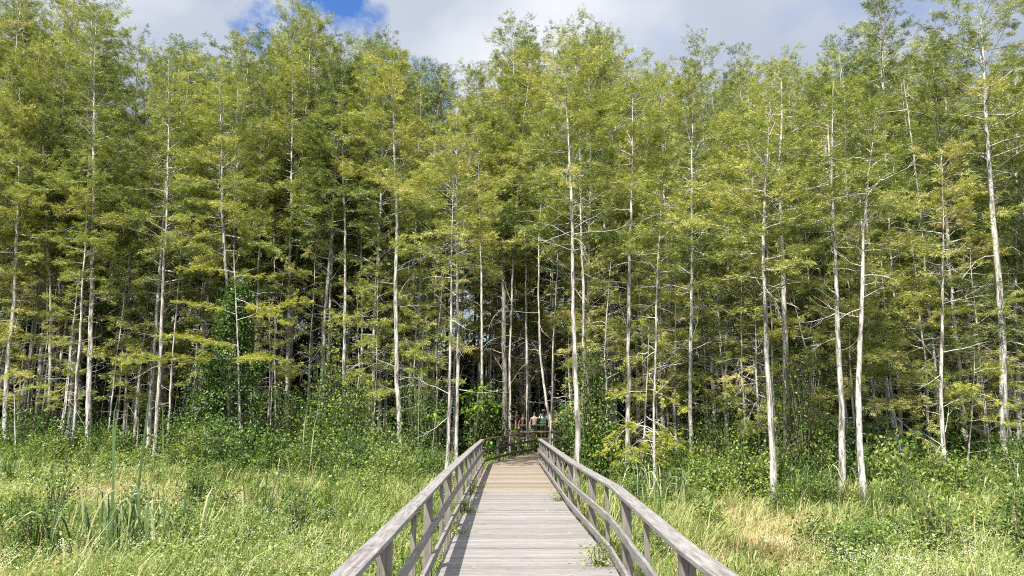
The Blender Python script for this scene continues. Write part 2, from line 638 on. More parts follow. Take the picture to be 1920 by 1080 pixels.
def make_deck():
    root = empty('path', (0.2, 8.0, 0.0))
    tag(root, 'straight timber boardwalk leading into the cypress wood', kind='structure')
    inv = Matrix.Translation(-Vector(root.location))
    r_ = np.random.default_rng(3)
    L0, R0 = mitred(LEFT_RAIL + FAR_RAIL[1:], 0.14), mitred(RIGHT_RAIL + TURN_RAIL[1:], -0.05)

    def xat(P, y):
        for a, b in zip(P[:-1], P[1:]):
            if a[1] <= y <= b[1]:
                return a[0] + (b[0] - a[0]) * (y - a[1]) / (b[1] - a[1])
        return P[-1][0]

    def planks(y0, y1, nm, mat):
        mb = MB()
        y = y0
        while y < y1:
            w = 0.139
            xl, xr = xat(L0, y) + r_.normal() * 0.005, xat(R0, y) + r_.normal() * 0.008
            if y < 28 and nm == 'grey_planks':
                xl -= 0.02
            z = deck_z(y) + r_.normal() * 0.0012
            tilt = r_.normal() * 0.0012
            mb.hexa([(xl, y, z - 0.036), (xr, y, z - 0.036), (xr, y + w, z - 0.036), (xl, y + w, z - 0.036)],
                    [(xl, y, z + tilt), (xr, y, z + tilt), (xr, y + w, z - tilt), (xl, y + w, z - tilt)])
            y += w + 0.006 + abs(r_.normal()) * 0.001
        o = mb.build(nm, mat, root)
        o.matrix_parent_inverse = inv
    planks(-0.6, 17.55, 'grey_planks', M['deck_x'])
    planks(17.56, 34.3, 'tan_planks', M['deck_tan'])
    # turn and back stretch: a ribbon of planks laid across the centre line
    mb = MB()
    cl = [(3.2, 33.0), (9.3, 36.0), (12.5, 39.5), (10.5, 43.2), (4.0, 44.9), (-9.0, 45.4)]
    Lc = path_len(cl)
    s = 0.0
    while s < Lc:
        p, d = lerp_path(cl, s)
        n_ = np.array([d[1], -d[0]])
        z = deck_z(p[1]) + r_.normal() * 0.0012 - 0.004
        hw = 0.95
        q = [p - n_ * hw - d * 0.069, p + n_ * hw - d * 0.069, p + n_ * hw + d * 0.069, p - n_ * hw + d * 0.069]
        mb.hexa([(x[0], x[1], z - 0.036) for x in q], [(x[0], x[1], z) for x in q])
        s += 0.145
    o = mb.build('tan_planks', M['deck_tan'], root)
    o.matrix_parent_inverse = inv
    # joists and short piles below
    mb = MB()
    for x in (-0.60, 0.22, 1.02):
        mb.box((x - 0.025, -0.6, -0.22), (x + 0.025, 27.0, -0.038))
    for y in np.arange(1, 44, 3.2):
        for x in (-0.5, 0.95):
            if y < 27:
                mb.box((x - 0.06 + 0.087, y - 0.06, GROUND_Z - 0.2), (x + 0.06 + 0.087, y + 0.06, -0.225))
    for s in np.arange(0.5, Lc, 3.0):
        p, d = lerp_path(cl, s)
        mb.box((p[0] - 0.06, p[1] - 0.06, GROUND_Z - 0.2), (p[0] + 0.06, p[1] + 0.06, deck_z(p[1]) - 0.05))
    o = mb.build('joists', M['joist'], root)
    o.matrix_parent_inverse = inv


make_deck()

# ------------------------------------------------------------------ tree building
UP = np.array([0, 0, 1.0])


def spray_faces(mb, base, d, side, length, r_, slivers=7, width=0.016, tint=None):
    """feathery cypress sprays: a rachis and pairs of thin slivers, all at once"""
    N = len(base)
    if N == 0:
        return
    d = unit(d)
    side = unit(side)
    V, T = [], []
    if tint is None:
        tint = r_.beta(2.2, 2.2, size=N)
    for k in range(slivers):
        if k == slivers - 1:
            s, dirk, lk = 0.55, d, 0.5
        else:
            sg = 1 if k % 2 == 0 else -1
            s = (k + 0.5) / slivers * 0.85
            dirk = d * 0.75 + side * sg * (0.75 - 0.25 * s)
            lk = 0.55 * (1.05 - 0.55 * s)
        dirk = unit(dirk + r_.normal(size=(N, 3)) * 0.16)
        L = (length * lk * r_.uniform(0.75, 1.25, N))[:, None]
        w = unit(np.cross(dirk, unit(np.cross(d, side)) + r_.normal(size=(N, 3)) * 0.5)) * (width * r_.uniform(0.7, 1.3, N))[:, None]
        p0 = base + d * (length * s)[:, None]
        mid = p0 + dirk * L * 0.45
        V.append(np.stack([p0, mid + w, p0 + dirk * L + np.array([0, 0, -0.1]) * L, mid - w], axis=1))
        T.append(np.repeat((tint + r_.normal(size=N) * 0.06)[:, None], 4, 1))
    V = np.concatenate(V).reshape(-1, 3)
    T = np.clip(np.concatenate(T).ravel(), 0, 1)
    f = np.arange(len(V)).reshape(-1, 4)
    mb.add(V, f, T)


def curve_path(p0, d0, L, n, r_, bend=(0, 0, 0), wob=0.12):
    """wandering path of n points"""
    pts = [np.array(p0, float)]
    d = unit(np.array(d0, float))
    for i in range(n - 1):
        d = unit(d + np.array(bend) / (n - 1) + r_.normal(size=3) * wob)
        pts.append(pts[-1] + d * L / (n - 1))
    return np.array(pts)


def path_sample(pts, t):
    seg = np.linalg.norm(np.diff(pts, axis=0), axis=1)
    c = np.concatenate([[0], np.cumsum(seg)])
    s = np.clip(t, 0, 1) * c[-1]
    return np.stack([np.interp(s, c, pts[:, k]) for k in range(3)], -1)


def leafy_limb(trunk, crown, pts, r0, r_, scale, dens, sl, wid, twig_f=0.38, flat=0.25, tint0=None, bare=0.22):
    """limb with alternating twigs, sprays along both; used by every cypress"""
    n = len(pts)
    trunk.tube(pts, r0 * (1 - 0.82 * np.linspace(0, 1, n)), 5)
    L = np.linalg.norm(np.diff(pts, axis=0), axis=1).sum()
    main_d = unit(pts[-1] - pts[0])
    side0 = unit(np.cross(main_d, UP) + 1e-6)
    nt_ = max(3, int(L * 4.2))
    B, D, S = [], [], []
    for k in range(nt_):
        t = bare + (1 - bare) * (k + r_.uniform(0, 0.8)) / nt_
        p = path_sample(pts, np.array([t]))[0]
        sg = 1 if k % 2 else -1
        dt = unit(main_d * r_.uniform(0.5, 1.0) + side0 * sg * r_.uniform(0.4, 1.1) + UP * r_.normal(0.10, flat * 0.75))
        lt = L * twig_f * (1.15 - 0.7 * t) * r_.uniform(0.6, 1.3)
        tp = curve_path(p, dt, lt, 4, r_, (0, 0, -0.15), 0.14)
        trunk.tube(tp, np.linspace(max(0.004, r0 * 0.28), 0.003, 4), 3)
        m = max(3, int(lt * dens * 1.0))
        tt = r_.uniform(0.12, 1.05, m)
        b = path_sample(tp, tt ** 0.75)
        sgn = np.where(r_.uniform(size=m) < 0.5, 1, -1)[:, None]
        dd = unit(tp[-1] - tp[0])[None] * r_.uniform(0.3, 1.0, m)[:, None] + unit(np.cross(dd0 := unit(tp[-1] - tp[0]), UP))[None] * sgn * r_.uniform(0.2, 0.9, m)[:, None] + r_.normal(size=(m, 3)) * 0.28 + UP * 0.05
        B.append(b + r_.normal(size=(m, 3)) * 0.05 * scale)
        D.append(dd)
        S.append(np.cross(unit(dd), UP + r_.normal(size=(m, 3)) * 0.45))
    B, D, S = np.concatenate(B), np.concatenate(D), np.concatenate(S)
    lim = (0.5 if tint0 is None else tint0) + r_.normal() * 0.15
    ti = np.clip(lim + r_.normal(size=len(B)) * 0.12, 0, 1)
    spray_faces(crown, B, D, S, 0.26 * scale * r_.uniform(0.7, 1.3, len(B)), r_, sl, wid, ti)


def dead_limb(mb, p, d, L, r0, r_, forks=4):
    pts = curve_path(p, d, L, 6, r_, (0, 0, r_.uniform(-0.5, 0.3)), 0.16)
    mb.tube(pts, r0 * (1 - 0.85 * np.linspace(0, 1, 6)), 4)
    for k in range(forks):
        t = r_.uniform(0.25, 0.95)
        q = path_sample(pts, np.array([t]))[0]
        dd = unit(unit(pts[-1] - pts[0]) + r_.normal(size=3) * 0.7)
        tp = curve_path(q, dd, L * r_.uniform(0.15, 0.45), 4, r_, (0, 0, -0.2), 0.2)
        mb.tube(tp, r0 * 0.42 * np.array([1, 0.75, 0.5, 0.2]), 3)


def make_cypress(path, r0, t_leaf, limb_len, seed, n_limbs=46, dens=30, scale=1.0, sl=7, wid=0.014, dead=14, t_dead=0.15,
                 elev=(5, 45), tint=None, forks=0, sides=9, droop=-0.25, twist=None):
    """path: trunk points in the tree's own space, base at the origin. Returns trunk, dead branches and crown builders"""
    r_ = np.random.default_rng(seed)
    tr, de, cr = MB(), MB(), MB()
    path = np.asarray(path, float)
    n = max(14, int(np.linalg.norm(path[-1] - path[0]) * 2.2))
    tt = np.linspace(0, 1, n)
    P = path_sample(path, tt)
    H = np.linalg.norm(path[-1] - path[0])
    w = np.cumsum(r_.normal(size=(n, 2)) * 0.014, axis=0)
    w -= np.linspace(0, 1, n)[:, None] * w[-1]
    P[:, :2] += w
    P[0] = path[0]
    rad = r0 * 0.88 * ((1 - tt) ** 0.75 * 0.9 + 0.05) * (1 + 1.0 * np.exp(-tt * H / 0.5))
    tr.tube(P, rad, sides, wob=0.10, r_=r_)
    az = r_.uniform(0, 6.28)
    if tint is None:
        tint = r_.uniform(0.38, 0.64)
    for k in range(n_limbs):
        u = (k + r_.uniform(0, 1)) / n_limbs
        t = t_leaf + (1 - t_leaf) * u ** 0.92
        az += 2.4 + r_.normal() * 0.5
        p = path_sample(P, np.array([t]))[0]
        e = R(elev[0] + (elev[1] - elev[0]) * u + r_.normal() * 14)
        L = limb_len * (0.42 + 0.83 * (1 - u) ** 0.8) * (0.55 + 0.45 * min(1, u / 0.18)) * r_.uniform(0.55, 1.25)
        d = np.array([math.cos(az) * math.cos(e), math.sin(az) * math.cos(e), math.sin(e)])
        pts = curve_path(p, d, L, 6, r_, (0, 0, r_.uniform(droop - 0.2, droop + 0.35)), 0.10)
        leafy_limb(tr, cr, pts, min(0.055, max(0.013, float(np.interp(t, tt, rad)) * 0.55)), r_, scale, dens, sl, wid, tint0=tint)
    # leader
    top = curve_path(P[-1], (0, 0, 1), 0.5, 4, r_)
    leafy_limb(tr, cr, top, 0.012, r_, scale, dens, sl, wid, tint0=tint)
    for k in range(dead):
        t = r_.uniform(t_dead, min(0.92, t_leaf + 0.35))
        p = path_sample(P, np.array([t]))[0]
        a = r_.uniform(0, 6.28)
        e = R(r_.normal(12, 22))
        dead_limb(de, p, (math.cos(a) * math.cos(e), math.sin(a) * math.cos(e), math.sin(e)), limb_len * r_.uniform(0.35, 0.95), r_.uniform(0.007, 0.017), r_, 5)
    return tr, de, cr


def link_tree(name, mbs, loc, label, group=None, leaf='cypress', bark='bark', cat='tree'):
    root = empty(name, loc)
    tag(root, label, cat, group)
    if mbs[1].v:
        mbs[0].join(mbs[1])
        mbs[0].build('trunk', (M[bark], M['deadwood']), root)      # trunk, limbs and bleached dead twigs
    else:
        mbs[0].build('trunk', M[bark], root)
    mbs[2].build('crown', M[leaf], root)
    return root


# front trees traced from where they stand: pixel course of the trunk (base first), distance, base diameter, first foliage pixel row, limb length, label, options
FRONT = [
    ([(135, 880), (140, 760), (150, 640), (158, 480), (166, 300)], 41, .24, 470, 1.7, 'slim pale cypress leaning right, just left of the tallest straight grey cypress', {}),
    ([(162, 880), (168, 700), (172, 560), (175, 300), (177, 150), (180, 20)], 42, .36, 330, 2.2, 'tallest straight grey cypress of the left wood, trunk bare into the crown', {'dens': 32}),
    ([(88, 860), (92, 700), (92, 560), (84, 380), (78, 200), (72, 80)], 45, .30, 420, 2.1, 'mottled cypress second from the left edge with broken white patches on its trunk', {}),
    ([(8, 860), (15, 700), (28, 560), (36, 300), (36, 120)], 44, .34, 420, 2.3, 'grey cypress hard against the left edge of the picture', {}),
    ([(290, 870), (296, 720), (301, 560), (310, 420), (314, 250), (316, 110)], 39.5, .27, 420, 2.0, 'straight pale cypress standing alone where the left grass meets the wood', {}),
    ([(232, 860), (238, 700), (243, 560), (248, 420), (250, 300)], 46, .22, 440, 1.6, 'thin cypress in the dark gap between two thicker left trunks', {}),
    ([(472, 860), (476, 720), (482, 560), (487, 400), (490, 240)], 44, .24, 380, 1.9, 'pale cypress just right of the vine smothered trunk', {}),
    ([(428, 880), (431, 760), (433, 600), (417, 450), (414, 300), (412, 150)], 36.6, .26, 420, 2.1, 'cypress whose lower trunk disappears inside a column of dark vines', {}),
    ([(535, 870), (537, 700), (541, 560), (545, 300), (548, 120)], 45, .34, 420, 2.2, 'thick grey cypress rising behind the leafy shrubs in the middle of the left wood', {}),
    ([(612, 865), (614, 700), (618, 560), (622, 400), (625, 160)], 44, .27, 400, 2.1, 'slender cypress with a mossy lower trunk between dense shrubs', {}),
    ([(645, 870), (645, 700), (647, 500), (643, 330), (640, 130)], 42, .28, 370, 2.2, 'cypress with forked dark limbs halfway up, left of the twisting white trunk', {'dead': 16}),
    ([(682, 865), (682, 700), (680, 520), (682, 330), (685, 120)], 44, .25, 400, 2.0, 'thin grey cypress just left of the twisting white trunk', {}),
    ([(752, 888), (750, 760), (744, 620), (742, 520), (745, 420), (737, 260), (737, 120)], 37.3, .33, 300, 2.1, 'sinuous whitish cypress trunk with dark streaks, standing clear of the shrubs', {'dead': 30}),
    ([(835, 890), (842, 740), (846, 600), (846, 480), (850, 330)], 24.5, .15, 420, 1.5, 'narrow bent white trunk, the left one of the leaning pair beside the left railing', {}),
    ([(855, 880), (860, 720), (862, 600), (858, 480), (856, 360), (855, 230)], 26, .18, 400, 1.8, 'pale flaking trunk, the right one of the leaning pair beside the left railing', {'tint': .72}),
    ([(905, 850), (906, 700), (905, 540), (900, 380), (895, 200)], 40, .22, 330, 2.0, 'slim cypress behind the corner where the left railing ends', {}),
    ([(946, 830), (945, 700), (944, 560), (942, 400), (940, 180)], 40.5, .38, 400, 2.0, 'dark thick cypress trunk rising behind the far railing', {'bark': 'dark_bark'}),
    ([(957, 832), (959, 700), (962, 540), (970, 380), (985, 200), (1000, 100)], 39.5, .17, 420, 1.9, 'thin pale trunk touching the dark thick one behind the far railing', {}),
    ([(990, 826), (990, 720), (988, 560), (988, 420), (990, 250)], 41.5, .20, 420, 1.8, 'pale trunk dividing the group of walkers in two', {}),
    ([(1038, 835), (1026, 760), (1016, 680), (1010, 560), (1012, 420), (1020, 260)], 36, .17, 380, 1.9, 'thin whitish trunk slanting up to the left behind the end of the right railing', {}),
    ([(1031, 835), (1036, 740), (1040, 640), (1046, 500), (1048, 380)], 33, .13, 420, 1.4, 'whip thin sapling trunk behind the end of the right railing', {}),
    ([(1079, 945), (1079, 800), (1072, 640), (1069, 520), (1067, 400), (1061, 240), (1058, 120)], 22.8, .20, 250, 1.7, 'wavy white cypress trunk close behind the right railing', {'dead': 18, 'dens': 46, 't_dead': .4}),
    ([(1098, 890), (1096, 700), (1093, 540), (1090, 380), (1086, 200)], 31, .19, 380, 2.0, 'slim trunk in the shadow right behind the wavy white one', {}),
    ([(1176, 928), (1178, 760), (1178, 600), (1179, 470), (1182, 330), (1185, 150)], 26.2, .20, 330, 1.8, 'straight pale cypress with drooping green boughs around its lower trunk', {'dens': 46}),
    ([(1228, 950), (1227, 830), (1231, 690), (1230, 560), (1240, 400), (1242, 330)], 22, .10, 470, 1.0, 'spindly young cypress with a crooked stem beside the drooping boughs', {'dead': 18}),
    ([(1298, 935), (1298, 800), (1298, 640), (1299, 520), (1300, 380), (1300, 170)], 25.4, .20, 480, 1.9, 'brownish straight cypress with a bleached dead bough halfway up', {'dens': 48}),
    ([(1453, 972), (1447, 820), (1440, 700), (1437, 540), (1437, 440), (1440, 330), (1445, 210)], 19.8, .23, 460, 1.6, 'smooth white cypress leaning a little left at the edge of the right meadow', {'dead': 16, 'dens': 48, 't_dead': .45}),
    ([(1476, 930), (1474, 760), (1471, 560), (1465, 420), (1462, 280), (1466, 130)], 24, .25, 420, 1.8, 'cypress whose foot is hidden by the leafy shrub beside the smooth white trunk', {'dens': 46}),
    ([(1578, 972), (1576, 800), (1572, 640), (1568, 470), (1563, 340), (1562, 180)], 19.9, .22, 400, 1.7, 'grey white cypress, left of the two nearest right meadow trunks', {'dead': 18, 'dens': 48, 't_dead': .4}),
    ([(1622, 983), (1612, 850), (1608, 720), (1613, 560), (1615, 440), (1626, 330), (1640, 235)], 18.9, .20, 330, 1.4, 'bowed cypress with orange streaks, right of the two nearest right meadow trunks', {'dead': 16, 'dens': 48, 't_dead': .45}),
    ([(1775, 950), (1770, 800), (1768, 680), (1767, 560), (1766, 430), (1765, 300)], 22.3, .15, 440, 1.5, 'thin knotty cypress with bright feathery boughs, right of the big leaved sapling', {'tint': .75, 'dead': 18, 'dens': 46}),
    ([(1886, 935), (1882, 780), (1876, 640), (1865, 500), (1856, 390), (1848, 240), (1845, 120), (1836, -10)], 25.2, .32, 240, 2.4, 'tall stout cypress near the right edge reaching the sky with an open forked crown', {'dens': 30, 'dead': 18, 'n_limbs': 36}),
    ([(1712, 900), (1706, 760), (1700, 600), (1698, 440), (1696, 260)], 31, .25, 400, 2.0, 'pale cypress standing back in the dark, left of the thin knotty one', {}),
    ([(1663, 900), (1660, 740), (1658, 560), (1657, 400), (1655, 250), (1652, 100), (1648, -40)], 33, .40, 250, 2.0, 'stout cypress with a brushy dark green top standing above the right skyline', {'tint': .36, 'elev': (35, 65), 'dens': 24}),
    ([(1550, 900), (1548, 740), (1545, 560), (1545, 400), (1548, 170)], 31, .24, 380, 2.0, 'shaded grey cypress behind the two nearest trunks of the right meadow', {}),
    ([(1360, 910), (1362, 760), (1364, 600), (1366, 450), (1370, 240)], 30, .20, 430, 2.0, 'slim shaded cypress behind the dark thicket on the right', {}),
    ([(1910, 930), (1912, 760), (1908, 560), (1906, 330), (1905, 130)], 29, .26, 420, 2.0, 'shaded cypress cut by the right edge of the picture', {}),
]

for i, (pxs, Y, dia, leaf_y, ll, label, op) in enumerate(FRONT):
    leaf_y += 70
    ll *= 1.2
    pts = np.array([at_depth(px, py, Y) for px, py in pxs])
    base = np.array([pts[0][0], Y, GROUND_Z])
    pts = pts[1:] if pts[0][2] < GROUND_Z + 0.3 else pts
    path = np.vstack([[0, 0, -0.1], pts - base])
    zl = at_depth(pxs[-1][0], leaf_y, Y)[2] - GROUND_Z
    top = path[-1][2]
    t_leaf = min(0.85, max(0.2, zl / top))
    op = dict(op)
    bark = op.pop('bark', 'bark')
    span = top - zl
    near = Y < 28
    kw = dict(n_limbs=int(14 + span * 2.7), dens=(48 if near else 38), scale=(0.85 if near else 1.05), sl=7,
              wid=(0.009 if near else 0.013), dead=17, t_dead=0.16)
    kw.update(op)
    mbs = make_cypress(path, dia / 2, t_leaf, ll, 100 + i, **kw)
    link_tree('cypress_tree', mbs, tuple(base), label, bark=bark)

# ------------------------------------------------------------------ deeper cypresses: a few built kinds, copied
VARIANTS = []
for k in range(9):
    r_ = np.random.default_rng(500 + k)
    H = 20.0
    lean = r_.normal(size=2) * 0.5
    path = [(0, 0, -0.1), (lean[0] * 0.3, lean[1] * 0.3, 7.0), (lean[0] * 0.4, lean[1] * 0.8, 13.0), (lean[0], lean[1], H)]
    tl = [0.25, 0.32, 0.38, 0.28, 0.42, 0.34, 0.22, 0.38, 0.46][k]
    kw = dict(n_limbs=int(34 + (1 - tl) * 42), dens=27, scale=1.0, sl=7, wid=0.0115, dead=34, t_dead=0.15, tint=[.28, .5, .58, .40, .64, .5, .70, .44, .22][k],
              elev=[(0, 40), (10, 50), (0, 30), (15, 55), (5, 45), (-5, 40), (0, 45), (20, 60), (10, 50)][k], sides=7)
    root = link_tree('cypress_tree', make_cypress(path, 0.15, tl, [2.7, 2.4, 2.8, 2.5, 2.6, 2.8, 2.6, 2.3, 2.4][k], 600 + k, **kw), (0, 0, 0), 'x',
                     bark='dark_bark' if k == 7 else 'bark')
    VARIANTS.append(root)

# pixel row of the skyline at a pixel column
SKY_X = [-200, 0, 120, 200, 245, 280, 330, 380, 430, 490, 560, 620, 660, 700, 740, 780, 815, 850, 890, 950, 1010, 1080, 1150, 1200, 1245, 1330, 1440, 1485, 1560, 1620, 1650, 1700, 1760, 1830, 1880, 1920, 2100]
SKY_Y = [-90, -70, -90, -60, 50, 85, 50, 60, 10, 5, 10, 55, 60, 35, 60, 25, 120, 125, 90, 55, 15, 0, 25, 80, 115, 75, 70, 115, 85, 70, 20, 70, 75, 20, 70, 110, 100]


def front_line(px):
    return float(np.interp(px, [-300, 0, 300, 520, 740, 860, 960, 1080, 1180, 1300, 1440, 1620, 1780, 1920, 2200], [43, 44, 42, 42, 40, 38, 45, 34, 28.5, 27, 24, 22, 25, 27, 27]))


def near_walk(x, y, m=1.3):
    a, b = np.array([1.2, 44.8]), np.array([-2.9, 36.6])          # a gap in the wood through which the walkers are sunlit
    t = np.clip(np.dot(np.array([x, y]) - a, b - a) / np.dot(b - a, b - a), 0, 1)
    if np.linalg.norm(a + (b - a) * t - (x, y)) < 2.6 or (-0.2 < x < 3.2 and 36 < y < 46):
        return True
    for P in (LEFT_RAIL, FAR_RAIL, RIGHT_RAIL, TURN_RAIL, [(3.2, 33.0), (9.3, 36.0), (12.5, 39.5), (10.5, 43.2), (4.0, 44.9), (-9.0, 45.4)]):
        for a, b in zip(P[:-1], P[1:]):
            a, b = np.array(a), np.array(b)
            t = np.clip(np.dot(np.array([x, y]) - a, b - a) / np.dot(b - a, b - a), 0, 1)
            if np.linalg.norm(a + (b - a) * t - (x, y)) < m:
                return True
    return -0.9 < x < 1.3 and y < 36


taken = [(o.location.x, o.location.y) for o in COL.objects if o.name.startswith('cypress_tree') and 'label' in o and o['label'] != 'x']
BACK_LABELS = {
    (0, 0): ('slim cypress crowded among others just inside the left wood', 'cypresses just inside the left wood'),
    (0, 1): ('far cypress deep in the left wood, its crown part of the left skyline', 'cypresses deep in the left wood'),
    (1, 0): ('slim cypress crowded among others around the far end of the boardwalk', 'cypresses around the far end of the boardwalk'),
    (1, 1): ('far cypress deep behind the end of the boardwalk, its crown part of the middle skyline', 'cypresses deep behind the end of the boardwalk'),
    (2, 0): ('slim cypress crowded among others just inside the right wood', 'cypresses just inside the right wood'),
    (2, 1): ('far cypress deep in the right wood, its crown part of the right skyline', 'cypresses deep in the right wood'),
}
count = 0
tries = 0
used = set()
N_BACK = 216
while count < N_BACK and tries < 20000:
    tries += 1
    px = rng.uniform(-120, 2040)
    off = 0.4 + 29 * rng.uniform() ** 1.4
    Y = front_line(px) + off
    x = at_depth(px, 779, Y)[0]
    if near_walk(x, Y) or any((x - a) ** 2 + (Y - b) ** 2 < (1.25 + 0.02 * off) ** 2 for a, b in taken):
        continue
    sky_y = max(float(np.interp(px + q, SKY_X, SKY_Y)) for q in (-30, -15, 0, 15, 30))      # crowns keep clear of the notches
    drop = abs(rng.normal()) * (50 if off > 5 else 150) - 5 + (190 if off < 5 and rng.uniform() < 0.45 else 0)
    top = at_depth(px, sky_y + drop, Y)[2] - GROUND_Z
    top = min(top, 35)
    if top < 6:
        continue
    taken.append((x, Y))
    k = int(rng.integers(0, len(VARIANTS)))
    src = VARIANTS[k]
    c = src if k not in used else copy_tree(src)
    used.add(k)
    s = top / 20.5
    c.location = (x, Y, GROUND_Z)
    sxy = 0.95 * s ** 0.8 * rng.uniform(0.8, 1.05)
    c.scale = (sxy, sxy, s)
    c.rotation_euler = (rng.normal() * 0.018, rng.normal() * 0.018, rng.uniform(0, 6.28))
    zone = 0 if px < 780 else (1 if px < 1110 else 2)
    lab, grp = BACK_LABELS[(zone, 0 if off < 12 else 1)]
    tag(c, lab, 'tree', grp)
    count += 1
for k, v in enumerate(VARIANTS):
    if k not in used:
        for ch in list(v.children):
            bpy.data.objects.remove(ch)
        bpy.data.objects.remove(v)

# ------------------------------------------------------------------ slim bare trunks between the leafy trees
SNAGS = []
for k in range(5):
    r_ = np.random.default_rng(1500 + k)
    H = [7, 9, 8, 10, 6][k]
    tr, de = MB(), MB()
    n = 22
    tt = np.linspace(0, 1, n)
    P = np.stack([np.cumsum(r_.normal(size=n) * 0.016), np.cumsum(r_.normal(size=n) * 0.016), -0.1 + tt * H], 1)
    P[:, :2] -= P[0, :2]
    tr.tube(P, 0.055 * (1 - 0.7 * tt) * (1 + 0.6 * np.exp(-tt * 18)), 6, wob=0.08, r_=r_)
    for q in range(22):
        p = path_sample(P, np.array([r_.uniform(0.15, 1.0)]))[0]
        a = r_.uniform(0, 6.28)
        dead_limb(de, p, (math.cos(a), math.sin(a), r_.normal() * 0.3), r_.uniform(0.3, 1.1), r_.uniform(0.006, 0.012), r_, 3)
    tr.join(de)
    root = empty('bare_tree', (0, 0, 0))
    tr.build('trunk', (M['bark'], M['deadwood']), root)
    SNAGS.append(root)
SN_LAB = [('slim bare pale trunk among the leafy cypresses of the left wood', 'slim bare trunks of the left wood'),
          ('slim bare pale trunk among the leafy cypresses behind the boardwalk end', 'slim bare trunks behind the boardwalk end'),
          ('slim bare pale trunk among the leafy cypresses of the right wood', 'slim bare trunks of the right wood')]
ns = 0
while ns < 110:
    px = rng.uniform(-60, 1980)
    off = 0.5 + 13 * rng.uniform() ** 1.3
    Y = front_line(px) + off
    x = at_depth(px, 779, Y)[0]
    if near_walk(x, Y) or any((x - a) ** 2 + (Y - b) ** 2 < 0.35 for a, b in taken):
        continue
    taken.append((x, Y))
    c = SNAGS[ns] if ns < 5 else copy_tree(SNAGS[ns % 5])
    ns += 1
    c.location = (x, Y, GROUND_Z)
    s = rng.uniform(0.8, 1.5)
    c.scale = (s, s, s * rng.uniform(0.9, 1.25))
    c.rotation_euler = (rng.normal() * 0.03, rng.normal() * 0.03, rng.uniform(0, 6.28))
    lab, grp = SN_LAB[0 if px < 780 else (1 if px < 1110 else 2)]
    tag(c, lab, 'bare tree', grp)


# ------------------------------------------------------------------ the far wood: a mass nobody could count
def leaf_quads(mb, pos, d, nrm, L, W, tint):
    """rhombic leaves, folded a little by their random normals"""
    d = unit(d)
    s = unit(np.cross(d, nrm)) * W[:, None]
    tip = pos + d * L[:, None]
    mid = pos + d * L[:, None] * 0.45
    V = np.stack([pos, mid + s, tip, mid - s], 1).reshape(-1, 3)
    mb.add(V, np.arange(len(V)).reshape(-1, 4), np.repeat(np.clip(tint, 0, 1), 4))


def far_wood():
    r_ = np.random.default_rng(11)
    mb = MB()
    C = 8200
    a = r_.uniform(-1.15, 1.15, C)
    rad = r_.uniform(78, 104, C)
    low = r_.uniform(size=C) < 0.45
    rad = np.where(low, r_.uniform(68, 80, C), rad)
    cx, cy = np.sin(a) * rad, np.cos(a) * rad
    cz = GROUND_Z + r_.uniform(0, 1, C) ** 0.8 * (22 + 4 * np.sin(a * 9) + 3 * np.sin(a * 23 + 1)) * np.where(low, 0.42, 1.0)
    per = 56
    n = C * per
    pos = np.repeat(np.stack([cx, cy, cz], 1), per, 0) + r_.normal(size=(n, 3)) * np.array([1.0, 1.0, 0.8])
    tint = np.repeat(r_.uniform(0.1, 0.75, C), per) + r_.normal(size=n) * 0.1
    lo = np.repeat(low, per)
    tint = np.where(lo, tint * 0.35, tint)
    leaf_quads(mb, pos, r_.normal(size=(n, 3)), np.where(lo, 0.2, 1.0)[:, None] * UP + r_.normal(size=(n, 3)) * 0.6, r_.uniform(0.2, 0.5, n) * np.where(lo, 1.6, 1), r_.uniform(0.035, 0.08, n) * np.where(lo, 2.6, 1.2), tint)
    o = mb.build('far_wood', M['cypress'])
    tag(o, 'dense green wood closing the view behind all the single trunks', 'wood', kind='stuff')


far_wood()


# ------------------------------------------------------------------ shrubs
def make_shrub(seed, w, h, clumps, per, leaf=0.085, arch=0.6):
    r_ = np.random.default_rng(seed)
    st, fo = MB(), MB()
    for c in range(clumps):
        a = r_.uniform(0, 6.28)
        u = r_.uniform() ** 0.6
        hz = h * r_.uniform(0.10, 1.0)
        rr = w * u * (1.0 - 0.45 * (hz / h) ** 2)
        tip = np.array([math.cos(a) * rr, math.sin(a) * rr, hz])
        root = np.array([math.cos(a) * rr * 0.25, math.sin(a) * rr * 0.25, -0.05])
        mid = (root + tip) * 0.5 + np.array([0, 0, hz * 0.15]) + r_.normal(size=3) * 0.08
        t = np.linspace(0, 1, 6)[:, None]
        pts = (1 - t) ** 2 * root + 2 * t * (1 - t) * mid + t ** 2 * tip
        st.tube(pts, np.linspace(0.016, 0.004, 6) * (0.6 + h * 0.25), 4)
        m = int(per * r_.uniform(0.6, 1.4))
        s = r_.uniform(0.35, 1.08, m)
        p = path_sample(pts, s) + r_.normal(size=(m, 3)) * np.array([0.20, 0.20, 0.15]) * (0.5 + 0.25 * h)
        p[:, 2] = np.maximum(p[:, 2], 0.03)
        d = r_.normal(size=(m, 3)) + np.array([0, 0, -0.15]) + unit(p - np.array([0, 0, h * 0.4])) * 0.6
        L = leaf * r_.uniform(0.7, 1.5, m)
        leaf_quads(fo, p, d, UP * 1.1 + r_.normal(size=(m, 3)) * 0.6, L, L * r_.uniform(0.22, 0.36, m),
                   r_.uniform(0.2, 0.7) + r_.normal(size=m) * 0.17)
    return st, fo


def link_shrub(name, sf, loc, label, group=None, leaf='shrub', cat='shrub'):
    root = empty(name, loc)
    tag(root, label, cat, group)
    sf[0].build('stem', M['stem'], root)
    sf[1].build('foliage', M[leaf], root)
    return root


